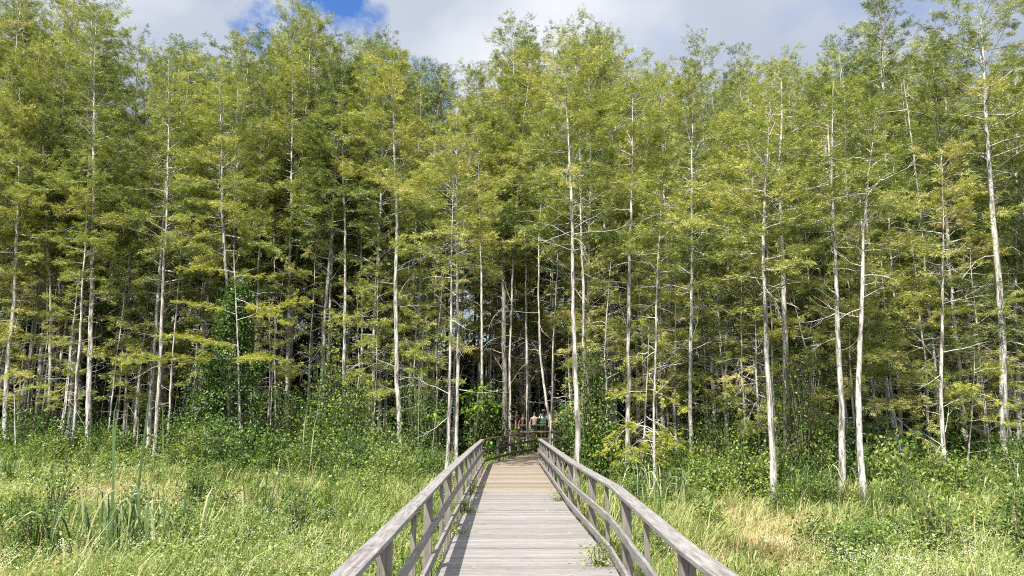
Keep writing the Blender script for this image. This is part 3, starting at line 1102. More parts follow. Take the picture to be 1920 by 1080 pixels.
# (pixel column, base distance, half width m, height m, clumps, leaf size, material, name, label)
SHRUBS = [
    (430, 31.5, 1.5, 2.3, 60, .09, 'shrub', 'leafy_shrub', 'dark brambly shrub standing forward of the vine column in the left grass'),
    (375, 33, 1.0, 2.6, 50, .09, 'herb', 'leafy_shrub', 'pale green upright shrub at the left of the dark brambly one'),
    (520, 31, 1.4, 2.0, 55, .09, 'shrub', 'leafy_shrub', 'sprawling shrub with pale shoots below the tall pale reeds'),
    (585, 29.5, 1.3, 1.9, 55, .09, 'herb', 'leafy_shrub', 'light green bush spreading into the left grass right of the tall pale reeds'),
    (650, 28, 1.5, 2.2, 65, .09, 'shrub', 'leafy_shrub', 'rounded dark bush halfway between the left railing and the reeds'),
    (735, 24.5, 1.2, 1.7, 60, .08, 'herb', 'leafy_shrub', 'lush light green bush beside the middle of the left railing'),
    (690, 20.5, 1.1, 1.2, 50, .07, 'herb', 'leafy_shrub', 'low light green bush nearest the left railing'),
    (352, 13.9, 0.30, 1.15, 26, .055, 'shrub', 'leafy_shrub', 'dark spindly leafy plant among the crossed reed blades at the near left'),
    (300, 15.2, 0.5, 0.8, 30, .055, 'shrub', 'leafy_shrub', 'low dark leafy clump just behind the tall green reed clump'),
    (420, 15.5, 0.7, 0.75, 40, .05, 'herb', 'leafy_shrub', 'rounded pale weed clump right of the crossed reed blades'),
    (45, 17, 0.9, 0.85, 45, .055, 'herb', 'leafy_shrub', 'broad pale weed clump at the lower left edge'),
    (966, 42.6, 0.45, 1.8, 26, .09, 'shrub', 'leafy_shrub', 'small leafy shrub hiding the legs of the walkers left of the dividing trunk'),
    (1000, 42.6, 0.4, 1.75, 24, .09, 'shrub', 'leafy_shrub', 'small leafy shrub hiding the legs of the walkers right of the dividing trunk'),
    (1262, 24.5, 1.0, 1.7, 50, .08, 'shrub', 'leafy_shrub', 'dark shrub between the spindly young cypress and the brownish straight one'),
    (1325, 22.8, 0.8, 1.2, 45, .07, 'shrub', 'leafy_shrub', 'low dark shrub forward of the dense right thicket'),
    (1415, 21.6, 0.8, 1.4, 45, .07, 'herb', 'leafy_shrub', 'light green bush just left of the smooth white cypress foot'),
    (1500, 20.6, 0.9, 1.3, 50, .07, 'shrub', 'leafy_shrub', 'low shrub between the smooth white cypress and the two nearest trunks'),
    (1600, 20.8, 0.7, 1.5, 45, .07, 'shrub', 'leafy_shrub', 'dark shrub squeezed behind the feet of the two nearest white trunks'),
    (1690, 21.5, 0.9, 1.5, 50, .07, 'shrub', 'leafy_shrub', 'dark leafy shrub right behind the big leaved sapling'),
    (1815, 22.3, 0.8, 1.3, 45, .07, 'herb', 'leafy_shrub', 'light green bush below the feathery young cypress with long drooping sprays'),
    (1880, 23.2, 0.9, 1.5, 50, .07, 'shrub', 'leafy_shrub', 'dark shrub in front of the stout right hand cypress'),
    (25, 41, 2.2, 2.6, 60, .10, 'shrub', 'leafy_shrub', 'dark leafy shrub at the foot of the grey cypress on the left edge'),
    (110, 39.5, 1.7, 2.3, 50, .10, 'shrub', 'leafy_shrub', 'mid green shrub with long arching shoots before the mottled cypress'),
    (215, 40, 2.0, 2.2, 55, .10, 'shrub', 'leafy_shrub', 'rounded shrub filling the gap left of the straight lone cypress'),
    (335, 38, 1.6, 2.6, 50, .10, 'shrub', 'leafy_shrub', 'yellow green shrub right beside the foot of the straight lone cypress'),
    (385, 37, 1.3, 5.6, 80, .10, 'shrub', 'leafy_shrub', 'tall dark shrub heaped against the left side of the vine column'),
    (455, 36, 1.6, 3.3, 60, .10, 'shrub', 'leafy_shrub', 'brownish green thicket under the lowest bright cypress boughs'),
    (535, 37, 1.9, 3.9, 75, .10, 'shrub', 'leafy_shrub', 'dense dark shrub spilling towards the left grass below the thick grey cypress'),
    (605, 36, 1.6, 3.6, 65, .10, 'shrub', 'leafy_shrub', 'broad mid green shrub between the reeds and the mossy trunk'),
    (610, 38.5, 1.0, 6.0, 60, .12, 'shrub', 'leafy_shrub', 'upright shrub with glossy leaves climbing beside the mossy trunk'),
    (672, 36.5, 1.4, 4.2, 65, .10, 'shrub', 'leafy_shrub', 'bushy shrub with small sunlit leaves left of the twisting white trunk'),
    (712, 33, 1.3, 2.3, 55, .09, 'shrub', 'leafy_shrub', 'low bright shrub in front of the twisting white trunk'),
    (795, 36.5, 1.5, 4.4, 70, .10, 'shrub', 'leafy_shrub', 'dark leafy shrub between the twisting white trunk and the leaning pair'),
    (800, 26, 1.2, 1.5, 50, .08, 'shrub', 'leafy_shrub', 'low tangled shrub pressing against the outside of the left railing'),
    (905, 39, 1.2, 4.1, 55, .13, 'shrub', 'leafy_shrub', 'glossy large leaved shrub behind the corner of the left and far railings'),
    (968, 40.6, 0.9, 1.25, 35, .10, 'shrub', 'leafy_shrub', 'small sunlit shrub growing up through the far railing below the walkers'),
    (1070, 31.0, 0.7, 3.0, 45, .10, 'shrub', 'leafy_shrub', 'mid green shrub hiding the bend behind the end of the right railing'),
    (1112, 28, 0.8, 5.2, 70, .11, 'shrub', 'leafy_shrub', 'tall dark leafy column right of the wavy white cypress'),
    (1130, 27.5, 1.3, 2.4, 50, .10, 'shrub', 'leafy_shrub', 'shadowed low shrub seen through the right railing'),
    (1345, 25.5, 1.5, 2.7, 70, .08, 'shrub', 'leafy_shrub', 'dark dense thicket right of the brownish straight cypress'),
    (1400, 25, 1.1, 2.2, 50, .08, 'shrub', 'leafy_shrub', 'thin leaved dark thicket left of the smooth white cypress'),
    (1500, 23, 1.2, 4.6, 80, .08, 'shrub', 'leafy_shrub', 'sunlit yellow green shrub wrapping the foot of the half hidden cypress'),
    (1535, 22.3, 0.8, 2.2, 45, .08, 'shrub', 'leafy_shrub', 'low twiggy shrub left of the two nearest white trunks'),
    (1655, 22.5, 1.2, 1.7, 50, .08, 'shrub', 'leafy_shrub', 'dark shadowed shrub right of the bowed cypress'),
    (1740, 24.5, 1.0, 1.9, 45, .09, 'shrub', 'leafy_shrub', 'pale green shrub behind the thin knotty cypress'),
    (1848, 26, 0.9, 1.8, 40, .09, 'shrub', 'leafy_shrub', 'small dark shrub left of the stout right hand cypress'),
    (1925, 24, 1.1, 2.3, 45, .09, 'shrub', 'leafy_shrub', 'leafy shrub cut by the right edge below the stout cypress'),
]
for i, (px, Y, w, h, c, lf, mat, nm, lab) in enumerate(SHRUBS):
    x = at_depth(px, 779, Y)[0]
    link_shrub(nm, make_shrub(900 + i, w, h, int(c * 1.3), 60 if Y < 30 else 48, lf * (0.9 if Y < 30 else 1.15)), (x, Y, GROUND_Z), lab, leaf=mat)

SHRUB_KINDS = [link_shrub('leafy_shrub', make_shrub(950 + k, [1.3, 1.0, 1.5, 0.9, 1.2, 1.0][k], [2.2, 3.0, 1.6, 4.2, 2.6, 3.6][k], 60, 34, 0.13), (0, 0, 0), 'x') for k in range(6)]
SH_LAB = [('dark understorey shrub among the trunks of the left wood', 'understorey shrubs of the left wood'),
          ('dark understorey shrub among the trunks around the far end of the boardwalk', 'understorey shrubs around the far end of the boardwalk'),
          ('dark understorey shrub among the trunks of the right wood', 'understorey shrubs of the right wood')]
placed = []
tries = 0
while len(placed) < 165 and tries < 6000:
    tries += 1
    px = rng.uniform(-100, 2020)
    off = 0.8 + 26 * rng.uniform() ** 1.5
    Y = front_line(px) + off
    x = at_depth(px, 779, Y)[0]
    if near_walk(x, Y, 1.9) or any((x - a) ** 2 + (Y - b) ** 2 < 1.3 for a, b in placed):
        continue
    if 945 < px < 1030 and Y < 46:
        continue
    k = len(placed) % 6
    c = SHRUB_KINDS[k] if len(placed) < 6 else copy_tree(SHRUB_KINDS[k])
    placed.append((x, Y))
    c.location = (x, Y, GROUND_Z)
    s = rng.uniform(0.75, 1.35)
    c.scale = (s, s, s * rng.uniform(0.85, 1.2))
    c.rotation_euler = (0, 0, rng.uniform(0, 6.28))
    lab, grp = SH_LAB[0 if px < 780 else (1 if px < 1110 else 2)]
    tag(c, lab, 'shrub', grp)


BUSH_KINDS = [link_shrub('meadow_bush', make_shrub(980 + k, [0.9, 0.7, 1.1, 0.6][k], [1.1, 1.5, 0.9, 1.8][k], 46, 40, 0.085), (0, 0, 0), 'x', leaf='herb', cat='bush') for k in range(4)]
BU_LAB = [('low sunlit bush where the left meadow meets the wood', 'low bushes along the left wood edge'), ('low sunlit bush where the right meadow meets the wood', 'low bushes along the right wood edge')]
for k in range(104):
    c = BUSH_KINDS[k] if k < 4 else copy_tree(BUSH_KINDS[k % 4])
    while True:
        px = rng.uniform(-60, 1980)
        Y = front_line(px) - abs(rng.normal()) * (5.5 if px < 860 else 2.2) + 0.2
        x = at_depth(px, 779, Y)[0]
        if not near_walk(x, Y, 1.5):
            break
    c.location = (x, Y, GROUND_Z)
    s = rng.uniform(0.7, 1.3)
    c.scale = (s, s, s * rng.uniform(0.8, 1.2))
    c.rotation_euler = (0, 0, rng.uniform(0, 6.28))
    lab, grp = BU_LAB[0 if x < 0.3 else 1]
    tag(c, lab, 'bush', grp)


WEED_LAB = [('low dark weed clump sunk in the grass of the left meadow', 'dark weed clumps in the left meadow'), ('low dark weed clump sunk in the grass of the right meadow', 'dark weed clumps in the right meadow')]
k = 0
while k < 56:
    px = rng.uniform(-40, 1960)
    Y = rng.uniform(11.5, front_line(px) - 3)
    x = at_depth(px, 779, Y)[0]
    if -1.9 < x < 2.3:
        continue
    c = copy_tree(SHRUB_KINDS[k % 6])
    k += 1
    c.location = (x, Y, GROUND_Z)
    sx = rng.uniform(0.30, 0.55)
    c.scale = (sx, sx, sx * rng.uniform(0.75, 1.0) * (0.7 if Y < 15 else 1.0))
    c.rotation_euler = (0, 0, rng.uniform(0, 6.28))
    c.name = 'weed_clump'
    lab, grp = WEED_LAB[0 if x < 0.3 else 1]
    tag(c, lab, 'weed', grp)


# ------------------------------------------------------------------ vines round the left trunk, boughs, saplings
def vine_column():
    r_ = np.random.default_rng(21)
    b = at_depth(430, 779, 36.6)
    root = empty('climbing_vine', (b[0], 36.6, GROUND_Z))
    tag(root, 'column of dark vine leaves smothering a cypress trunk in the left wood', 'vine')
    st, fo = MB(), MB()
    for k in range(9):
        a = r_.uniform(0, 6.28)
        n = 16
        z = np.linspace(0, 8.6, n)
        rr = 0.18 + 0.10 * np.sin(z * 1.1 + k)
        st.tube(np.stack([np.cos(a + z * 0.5) * rr, np.sin(a + z * 0.5) * rr, z], 1), np.full(n, 0.012), 4)
    C = 500
    for c in range(C):
        z = r_.uniform(0.2, 8.9)
        rad = np.interp(z, [0, 2.5, 4.2, 5.4, 6.2, 7.5, 9.0], [1.3, 1.2, 1.25, 1.0, 0.55, 0.6, 0.3]) * (1 + 0.25 * math.sin(z * 4.1))
        a = r_.uniform(0, 6.28)
        ctr = np.array([math.cos(a) * rad, math.sin(a) * rad, z]) * np.array([1, 1, 1])
        m = int(r_.uniform(25, 60))
        p = ctr + r_.normal(size=(m, 3)) * np.array([0.17, 0.17, 0.24])
        d = unit(np.array([math.cos(a), math.sin(a), 0])) * 0.7 + r_.normal(size=(m, 3)) * 0.5 + np.array([0, 0, -0.6])
        L = r_.uniform(0.08, 0.15, m)
        leaf_quads(fo, p, d, UP * 0.6 + np.array([math.cos(a), math.sin(a), 0]) * 0.6 + r_.normal(size=(m, 3)) * 0.45, L, L * 0.36, r_.uniform(0.15, 0.6) + r_.normal(size=m) * 0.15)
    st.build('stem', M['stem'], root)
    fo.build('foliage', M['shrub'], root)


vine_column()


def bough_tree(trunk_px, Y, dia, boughs, label, seed, leaf='bright_cypress', dens=44, scale=0.72, flat=0.05, droop=0.0, wid=0.011, dead=5, spread=0.24, name='young_cypress'):
    """young cypress whose boughs are traced: (from pixel, to pixel, distance change towards the tip)"""
    r_ = np.random.default_rng(seed)
    pts = np.array([at_depth(px, py, Y) for px, py in trunk_px])
    base = np.array([pts[0][0], Y, GROUND_Z])
    path = np.vstack([[0, 0, -0.1], pts[1:] - base])
    tr, de, cr = MB(), MB(), MB()
    n = 14
    P = path_sample(path, np.linspace(0, 1, n))
    tr.tube(P, dia / 2 * (1 - 0.85 * np.linspace(0, 1, n)) * (1 + 0.6 * np.exp(-np.linspace(0, 1, n) * 14)), 7, wob=0.06, r_=r_)
    for (f, t, dy) in boughs:
        a, b = at_depth(*f, Y) - base, at_depth(*t, Y + dy) - base
        L = np.linalg.norm(b - a)
        tt = np.linspace(0, 1, 7)[:, None]
        lp = a + (b - a) * tt + np.array([0, 0, 1]) * (np.sin(tt * math.pi) * L * (0.03 - 0.5 * droop)) + r_.normal(size=(7, 3)) * 0.03 * (tt > 0)
        leafy_limb(tr, cr, lp, 0.018, r_, scale, dens, 8, wid, twig_f=spread, flat=flat, bare=0.12)
    for k in range(dead):
        q = path_sample(P, np.array([r_.uniform(0.15, 0.9)]))[0]
        a = r_.uniform(0, 6.28)
        dead_limb(de, q, (math.cos(a), math.sin(a), 0.1), r_.uniform(0.6, 1.4), 0.009, r_)
    return link_tree(name, (tr, de, cr), tuple(base), label, leaf=leaf)


bough_tree([(452, 890), (449, 760), (446, 640), (441, 540), (438, 470)], 35.5, .15,
           [((447, 648), (300, 632), -1.5), ((447, 672), (240, 680), -1.2), ((447, 668), (532, 678), -1.5), ((444, 600), (575, 565), -0.8), ((444, 590), (330, 566), -0.6),
            ((443, 560), (540, 610), -1.0), ((447, 650), (370, 640), -2.2), ((447, 675), (480, 672), -2.0), ((440, 520), (520, 520), .6), ((440, 510), (340, 505), .4)],
           'young cypress spreading flat yellow green boughs in front of the vine column', 31)
bough_tree([(382, 905), (384, 850), (386, 812)], 35, .06,
           [((385, 830), (330, 845), -.6), ((385, 822), (435, 828), -.6), ((385, 815), (400, 800), .3), ((385, 840), (350, 815), .2), ((385, 845), (425, 850), -.3)],
           'little yellow green cypress sapling low beside the foot of the vine column', 32, scale=0.8)
bough_tree([(1203, 935), (1206, 850), (1212, 740), (1216, 650), (1218, 600)], 23.6, .07,
           [((1212, 735), (1145, 748), -.5), ((1212, 730), (1285, 770), -.6), ((1211, 780), (1290, 850), -.8), ((1210, 790), (1130, 850), -.6), ((1209, 800), (1250, 840), -1.2), ((1214, 700), (1260, 740), .3),
            ((1208, 820), (1170, 870), -1.0), ((1209, 810), (1225, 860), -1.1), ((1216, 660), (1165, 690), .3), ((1217, 640), (1265, 650), .2), ((1207, 850), (1265, 880), -.4), ((1217, 620), (1195, 600), .2)],
           'bright feathery young cypress drooping over the shade right of the railing', 33, droop=-0.12, flat=0.22, scale=0.72, wid=0.010, dens=46, spread=0.34)
bough_tree([(1812, 940), (1815, 860), (1822, 780), (1826, 720), (1828, 650)], 23.2, .07,
           [((1823, 745), (1765, 745), -.6), ((1823, 738), (1900, 770), -.5), ((1824, 735), (1800, 725), -.9), ((1820, 790), (1905, 800), -.6), ((1821, 780), (1770, 760), .2), ((1826, 700), (1880, 690), .3), ((1827, 660), (1790, 640), .2)],
           'bright feathery young cypress with long drooping sprays left of the stout cypress', 34, droop=-0.10, flat=0.2, scale=0.75, wid=0.010)
bough_tree([(1668, 940), (1666, 860), (1662, 760), (1660, 690)], 23.8, .06,
           [((1662, 705), (1600, 690), -.5), ((1662, 720), (1720, 700), -.4), ((1663, 745), (1700, 760), .3), ((1662, 700), (1650, 670), .2)],
           'spindly young cypress with a few flat sprays behind the bowed cypress', 35, scale=0.75, wid=0.011)
bough_tree([(30, 880), (28, 800), (26, 700)], 39, .09, [((27, 735), (90, 722), -.8), ((27, 742), (-40, 745), -.6), ((27, 725), (50, 705), .3)],
           'low cypress with flat olive sprays at the left edge', 36)

# twelve lower cypresses fill the middle height of the wood edge
MID = [(15, 520), (60, 430), (118, 520), (205, 470), (262, 540), (360, 420), (510, 500), (575, 440), (660, 530), (700, 480), (785, 520), (820, 450), (925, 470), (985, 520), (1100, 500), (1140, 440), (1205, 520),
       (1265, 450), (1330, 520), (1400, 440), (1420, 540), (1520, 470), (1600, 540), (1685, 500), (1735, 440), (1800, 520), (1850, 470), (1900, 540)]
MID_LAB = ['at the far left of the picture', 'left of the mottled trunk', 'between the mottled trunk and the slim leaning one', 'in the gap beside the tall left pair', 'left of the straight lone cypress', 'above the tall dark shrub of the left wood',
           'right of the vine column', 'over the pale tall reeds of the left wood', 'between the mossy trunk and the thin grey one', 'left of the twisting white trunk', 'right of the twisting white trunk', 'left of the leaning pair',
           'above the corner of the left railing', 'over the group of walkers', 'above the end of the right railing', 'over the right railing', 'behind the drooping bright sapling', 'above the drooping bright sapling', 'right of the brownish straight cypress',
           'left of the smooth white cypress', 'close behind the smooth white cypress', 'behind the half hidden cypress', 'between the two nearest white trunks', 'right of the bowed cypress', 'left of the thin knotty cypress', 'right of the thin knotty cypress',
           'left of the stout right hand cypress', 'at the right edge of the picture']
for i, ((px, top), where) in enumerate(zip(MID, MID_LAB)):
    Y = max(front_line(px) + rng.uniform(-0.4, 2.2), 41.5 if 900 < px < 1030 else 0)
    b = at_depth(px, 779, Y)
    if 900 < px < 1030:
        Y = 47.5
        b = at_depth(px, 779, Y)
    H = at_depth(px, top, Y)[2] - GROUND_Z
    mbs = make_cypress([(0, 0, -.1), (rng.normal() * .15, rng.normal() * .15, H * .5), (rng.normal() * .2, 0, H)], 0.062, 0.30, 1.75, 700 + i, n_limbs=24, dens=46 if Y < 30 else 38,
                       scale=0.95 if Y > 30 else 0.75, wid=0.0125 if Y > 30 else 0.009, dead=10, t_dead=0.15, elev=(-8, 35), tint=rng.uniform(.62, .82), droop=-0.3)
    link_tree('cypress_tree', mbs, (b[0], Y, GROUND_Z), 'low half grown cypress ' + where)


def big_leaf(px, Y, h, spots, label, seed, L=0.24):
    r_ = np.random.default_rng(seed)
    b = at_depth(px, 779, Y)
    st, fo = MB(), MB()
    for (qx, qy) in spots:
        tip = at_depth(qx, qy, Y + r_.normal() * 0.2) - np.array([b[0], Y, GROUND_Z])
        t = np.linspace(0, 1, 6)[:, None]
        pts = np.array([0, 0, -0.05]) * (1 - t) + tip * t + np.array([0, 0, 0.25]) * np.sin(t * math.pi)
        st.tube(pts, np.linspace(0.012, 0.004, 6), 5)
        m = 11
        p = np.repeat(tip[None], m, 0) + r_.normal(size=(m, 3)) * 0.07
        a = np.linspace(0, 6.28, m, endpoint=False) + r_.normal(size=m) * 0.3
        d = np.stack([np.cos(a), np.sin(a), r_.uniform(-0.7, 0.5, m)], 1)
        LL = L * r_.uniform(0.6, 1.15, m)
        # leaves of two halves bent along the midrib
        dd = unit(d)
        s = unit(np.cross(dd, UP))
        w = LL[:, None] * 0.20
        q1 = p + dd * LL[:, None] * 0.45
        tipp = p + dd * LL[:, None] + UP * -0.25 * LL[:, None]
        for sg in (1, -1):
            V = np.stack([p, q1, tipp, q1 + s * sg * w + UP * 0.25 * w], 1).reshape(-1, 3)
            fo.add(V, np.arange(len(V)).reshape(-1, 4), np.repeat(r_.uniform(0, 1, m), 4))
    return link_shrub('big_leaf_sapling', (st, fo), (b[0], Y, GROUND_Z), label, leaf='bright_leaf', cat='sapling')


big_leaf(1722, 20.5, 1.2, [(1698, 943), (1735, 935), (1748, 915), (1765, 925), (1722, 960), (1742, 980), (1780, 925), (1690, 935), (1735, 950)], 'bright big leaved sapling in the right meadow before the thin knotty cypress', 41)
big_leaf(885, 37.5, 3, [(880, 735), (905, 725), (925, 760), (865, 745), (895, 760), (930, 765), (880, 770)], 'large leaved plant with a bright drooping leaf above the left railing corner', 42, 0.42)
big_leaf(822, 35, 2, [(815, 775), (826, 785), (808, 780), (830, 770)], 'bright leaved sprig left of the leaning pair', 43, 0.3)
big_leaf(742, 31, 1, [(735, 848), (748, 845), (725, 855)], 'few bright broad leaves beside the foot of the twisting white trunk', 44, 0.3)


def fan_palm(px, Y, py, label):
    r_ = np.random.default_rng(51)
    b = at_depth(px, 779, Y)
    st, fo = MB(), MB()
    for k in range(6):
        c = at_depth(px + r_.normal() * 24, py + r_.normal() * 16, Y + r_.normal() * 0.3) - np.array([b[0], Y, GROUND_Z])
        t = np.linspace(0, 1, 5)[:, None]
        st.tube(np.array([0, 0, 0]) * (1 - t) + c * t + np.array([0, 0, 0.2]) * np.sin(t * math.pi), np.full(5, 0.009), 4)
        out = unit(c * np.array([1, 1, 0.2]))
        s = unit(np.cross(out, UP))
        m = 22
        ang = np.linspace(-1.9, 1.9, m)
        d = np.cos(ang)[:, None] * out + np.sin(ang)[:, None] * s + np.array([0, 0, 0.15])
        leaf_quads(fo, np.repeat(c[None], m, 0), d, np.repeat((UP + s * 0.2)[None], m, 0), r_.uniform(0.45, 0.6, m), np.full(m, 0.014), r_.uniform(0.2, 1, m))
    link_shrub('fan_palm', (st, fo), (b[0], Y, GROUND_Z), label, leaf='fan_palm', cat='palm')


fan_palm(1838, 26.5, 860, 'small fan palm with striped fronds in the shade left of the stout cypress')

# ------------------------------------------------------------------ meadow: grass, herbs, flowers
STRAW = [(at_height(a, b, GROUND_Z + 0.35), r) for a, b, r in ((205, 925, 2.6), (170, 905, 2.4), (400, 925, 2.6), (1405, 965, 1.5), (1440, 1000, 1.1), (1490, 1050, 0.8), (1300, 1035, 0.9), (40, 1060, 1.2), (1380, 925, 1.2), (1800, 1000, 1.0))]
BLOOM = [(at_height(a, b, GROUND_Z + 0.5), r) for a, b, r in ((60, 900, 3.5), (30, 940, 2.2), (140, 880, 3), (430, 1020, 1.6), (470, 965, 2.2), (520, 1060, 1.0), (80, 1050, 0.9), (1700, 1070, 1.3), (1840, 1060, 1.2), (1600, 1065, .8), (240, 885, 3.0), (1780, 1010, 1.2), (620, 900, 2.0))]


def meadow_points(n, r_, lo=8.0, extra=2.5, power=1.0):
    """points of the open ground seen from the walk, thinner with distance"""
    px = r_.uniform(-160, 2080, n * 2)
    yl = np.interp(px, [-300, 0, 300, 520, 740, 860, 960, 1080, 1180, 1300, 1440, 1620, 1780, 1920, 2200], [43, 44, 42, 42, 40, 36, 36, 32, 28.5, 27, 24, 22, 25, 27, 27]) + extra
    inv = r_.uniform(1 / yl ** power, 1 / lo ** power)
    Y = (1 / inv) ** (1 / power)
    x = np.array([(math.cos(YAW) * (p - 960) / F_PX + math.sin(YAW) * math.cos(PITCH)) / (math.cos(YAW) * math.cos(PITCH) - math.sin(YAW) * (p - 960) / F_PX) for p in px]) * Y
    lx = np.interp(Y, [0, 12, 27.4, 31.6, 34.4, 36.6], [-0.98, -1.0, -0.93, 0.15, 1.2, 4.0])
    rx = np.interp(Y, [0, 9.3, 14.4, 28, 29.6, 34.2], [1.30, 1.46, 1.40, 1.42, 3.3, 9.6])
    keep = (x < lx - 0.02) | (x > rx + 0.02)
    return x[keep][:n], Y[keep][:n]


def field(x, y, spots):
    v = np.zeros(len(x))
    for c, r in spots:
        d2 = ((x - c[0]) ** 2 + ((y - c[1]) * 0.7) ** 2) / r ** 2
        v = np.maximum(v, np.exp(-d2 * 1.2))
    return v


def wave(x, y, s=1.0, k=0.0):
    return (np.sin(x * 0.9 * s + k) * np.cos(y * 0.7 * s + 1.3 * k) + 0.6 * np.sin(x * 2.1 * s - y * 1.3 * s + k) + 0.4 * np.sin(x * 0.33 * s + y * 2.9 * s)) / 2


WATER_C = at_height(1400, 1068, GROUND_Z)


def pool(x, y):
    return ((x - WATER_C[0]) / 0.55) ** 2 + ((y - WATER_C[1]) / 1.0) ** 2 < 1


def grass():
    r_ = np.random.default_rng(61)
    mb = MB()
    for (n, lo, pw) in ((120000, 8.0, 1.0), (120000, 9.0, 0.15)):
        x, y = meadow_points(n, r_, lo, 2.0, pw)
        ok = ~pool(x, y)
        x, y = x[ok], y[ok]
        st = field(x, y, STRAW)
        leftness = (x < 0).astype(float)
        thin = r_.uniform(size=len(x)) < np.clip(0.75 + 0.5 * wave(x, y, 0.8, 2.0), 0.35, 1)
        x, y, st = x[thin], y[thin], st[thin]
        n_ = len(x)
        h = r_.uniform(0.22, 0.72, n_) * (1 - 0.45 * st) * (1.0 + 0.42 * wave(x, y, 0.5, 0.5) + 0.25 * wave(x, y, 2.2, 1.5))
        tall = r_.uniform(size=n_) < 0.04
        h = np.where(tall, h * 1.6, h)
        dist = np.hypot(x, y)
        w = (0.003 + 0.00030 * dist) * r_.uniform(0.6, 1.4, n_)
        a = r_.uniform(0, 6.28, n_)
        dr = np.stack([np.cos(a), np.sin(a), np.zeros(n_)], 1)
        lean = r_.uniform(0.1, 0.75, n_) + 0.5 * st
        sd = np.stack([-np.sin(a + 0.6), np.cos(a + 0.6), np.zeros(n_)], 1) * w[:, None]
        b = np.stack([x, y, np.full(n_, GROUND_Z - 0.02)], 1)
        mid = b + dr * (lean * h * 0.35)[:, None] + UP * (h * 0.62)[:, None]
        tip = b + dr * (lean * h * 1.0)[:, None] + UP * (h * (1.0 - 0.25 * lean))[:, None]
        V = np.stack([b - sd, b + sd, mid + sd * 0.8, mid - sd * 0.8, tip], 1).reshape(-1, 3)
        i = np.arange(n_)[:, None] * 5
        tint = 0.43 + 0.26 * wave(x, y, 1.0, 3.0) + 0.62 * st + r_.normal(size=n_) * 0.17 + np.where(tall, 0.15, 0) + np.where(x > 0, 0.08, 0.0)
        T = np.repeat(np.clip(tint, 0, 1), 5)
        k = mb.n
        mb.add(V, i + np.array([[0, 1, 2, 3]]), T)
        mb.f.append((i + np.array([[3, 2, 4]])) + k)
        mb.s.append(np.full(n_, False))
    # tussocks: taller arching blades from one root
    x, y = meadow_points(1500, r_, 8.5, 1.0, 0.4)
    for (cx, cy) in zip(x, y):
        zone = float(wave(np.array([cx]), np.array([cy]), 0.55, 4.0)[0])
        straw = float(field(np.array([cx]), np.array([cy]), STRAW)[0])
        if r_.uniform() > 0.38 + 0.45 * zone - 0.7 * straw or pool(cx, cy):
            continue
        m = int(r_.uniform(35, 80))
        H = r_.uniform(0.55, 1.15) * (0.75 if cy < 13 else 1.0)
        h = H * r_.uniform(0.55, 1.1, m)
        a = r_.uniform(0, 6.28, m)
        dr = np.stack([np.cos(a), np.sin(a), 0 * a], 1)
        lean = r_.uniform(0.05, 0.9, m)
        w = (0.003 + 0.00028 * math.hypot(cx, cy)) * r_.uniform(0.6, 1.3, m)
        sd = np.stack([-np.sin(a + .5), np.cos(a + .5), 0 * a], 1) * w[:, None]
        b = np.array([cx, cy, GROUND_Z - 0.02]) + r_.normal(size=(m, 3)) * np.array([.07, .07, 0])
        q1 = b + dr * (lean * h * 0.22)[:, None] + UP * (h * 0.55)[:, None]
        q2 = b + dr * (lean * h * 0.62)[:, None] + UP * (h * (0.95 - 0.12 * lean))[:, None]
        tip = b + dr * (lean * h * 1.1)[:, None] + UP * (h * (1.0 - 0.45 * lean))[:, None]
        V = np.stack([b - sd, b + sd, q1 + sd, q1 - sd, q2 + sd * .7, q2 - sd * .7, tip], 1).reshape(-1, 3)
        i = np.arange(m)[:, None] * 7
        k = mb.n
        T = np.repeat(np.clip(r_.uniform(0.05, 0.75) + r_.normal(size=m) * 0.15, 0, 1), 7)
        mb.add(V, np.concatenate([i + np.array([[0, 1, 2, 3]]), i + np.array([[3, 2, 4, 5]])]), T)
        mb.f.append(i + np.array([[5, 4, 6]]) + k)
        mb.s.append(np.full(m, False))
    tag(mb.build('grass', M['grass']), 'tall sunlit meadow grass with straw coloured patches on both sides of the boardwalk', 'grass', kind='stuff')


grass()


def herbs():
    r_ = np.random.default_rng(62)
    mb = MB()
    x, y = meadow_points(11000, r_, 8.0, 1.5, 0.5)
    dens = np.where(x < 0, 0.52, 0.20) + 0.3 * wave(x, y, 0.9, 5.0) - 0.9 * field(x, y, STRAW) + 0.5 * field(x, y, BLOOM)
    # lush border close outside the left railing
    dens += 0.5 * np.exp(-((x + 3.2) / 1.8) ** 2)
    ok = (r_.uniform(size=len(x)) < dens) & ~pool(x, y)
    x, y = x[ok], y[ok]
    for (cx, cy) in zip(x, y):
        m = int(r_.uniform(14, 34))
        h = r_.uniform(0.35, 0.9) * (1.15 if r_.uniform() < 0.2 else 0.85)
        p = np.stack([cx + r_.normal(size=m) * 0.16, cy + r_.normal(size=m) * 0.16, GROUND_Z + h * r_.uniform(0.15, 1.05, m)], 1)
        L = (0.030 + 0.0015 * math.hypot(cx, cy)) * r_.uniform(0.6, 1.6, m)
        leaf_quads(mb, p, r_.normal(size=(m, 3)) * np.array([1, 1, 0.5]), UP + r_.normal(size=(m, 3)) * 0.55, L, L * 0.26, r_.uniform(0.15, 0.85) + r_.normal(size=m) * 0.2)
    tag(mb.build('ground_cover', M['herb']), 'low leafy herbs mixed into the meadow grass', 'plants', kind='stuff')


herbs()


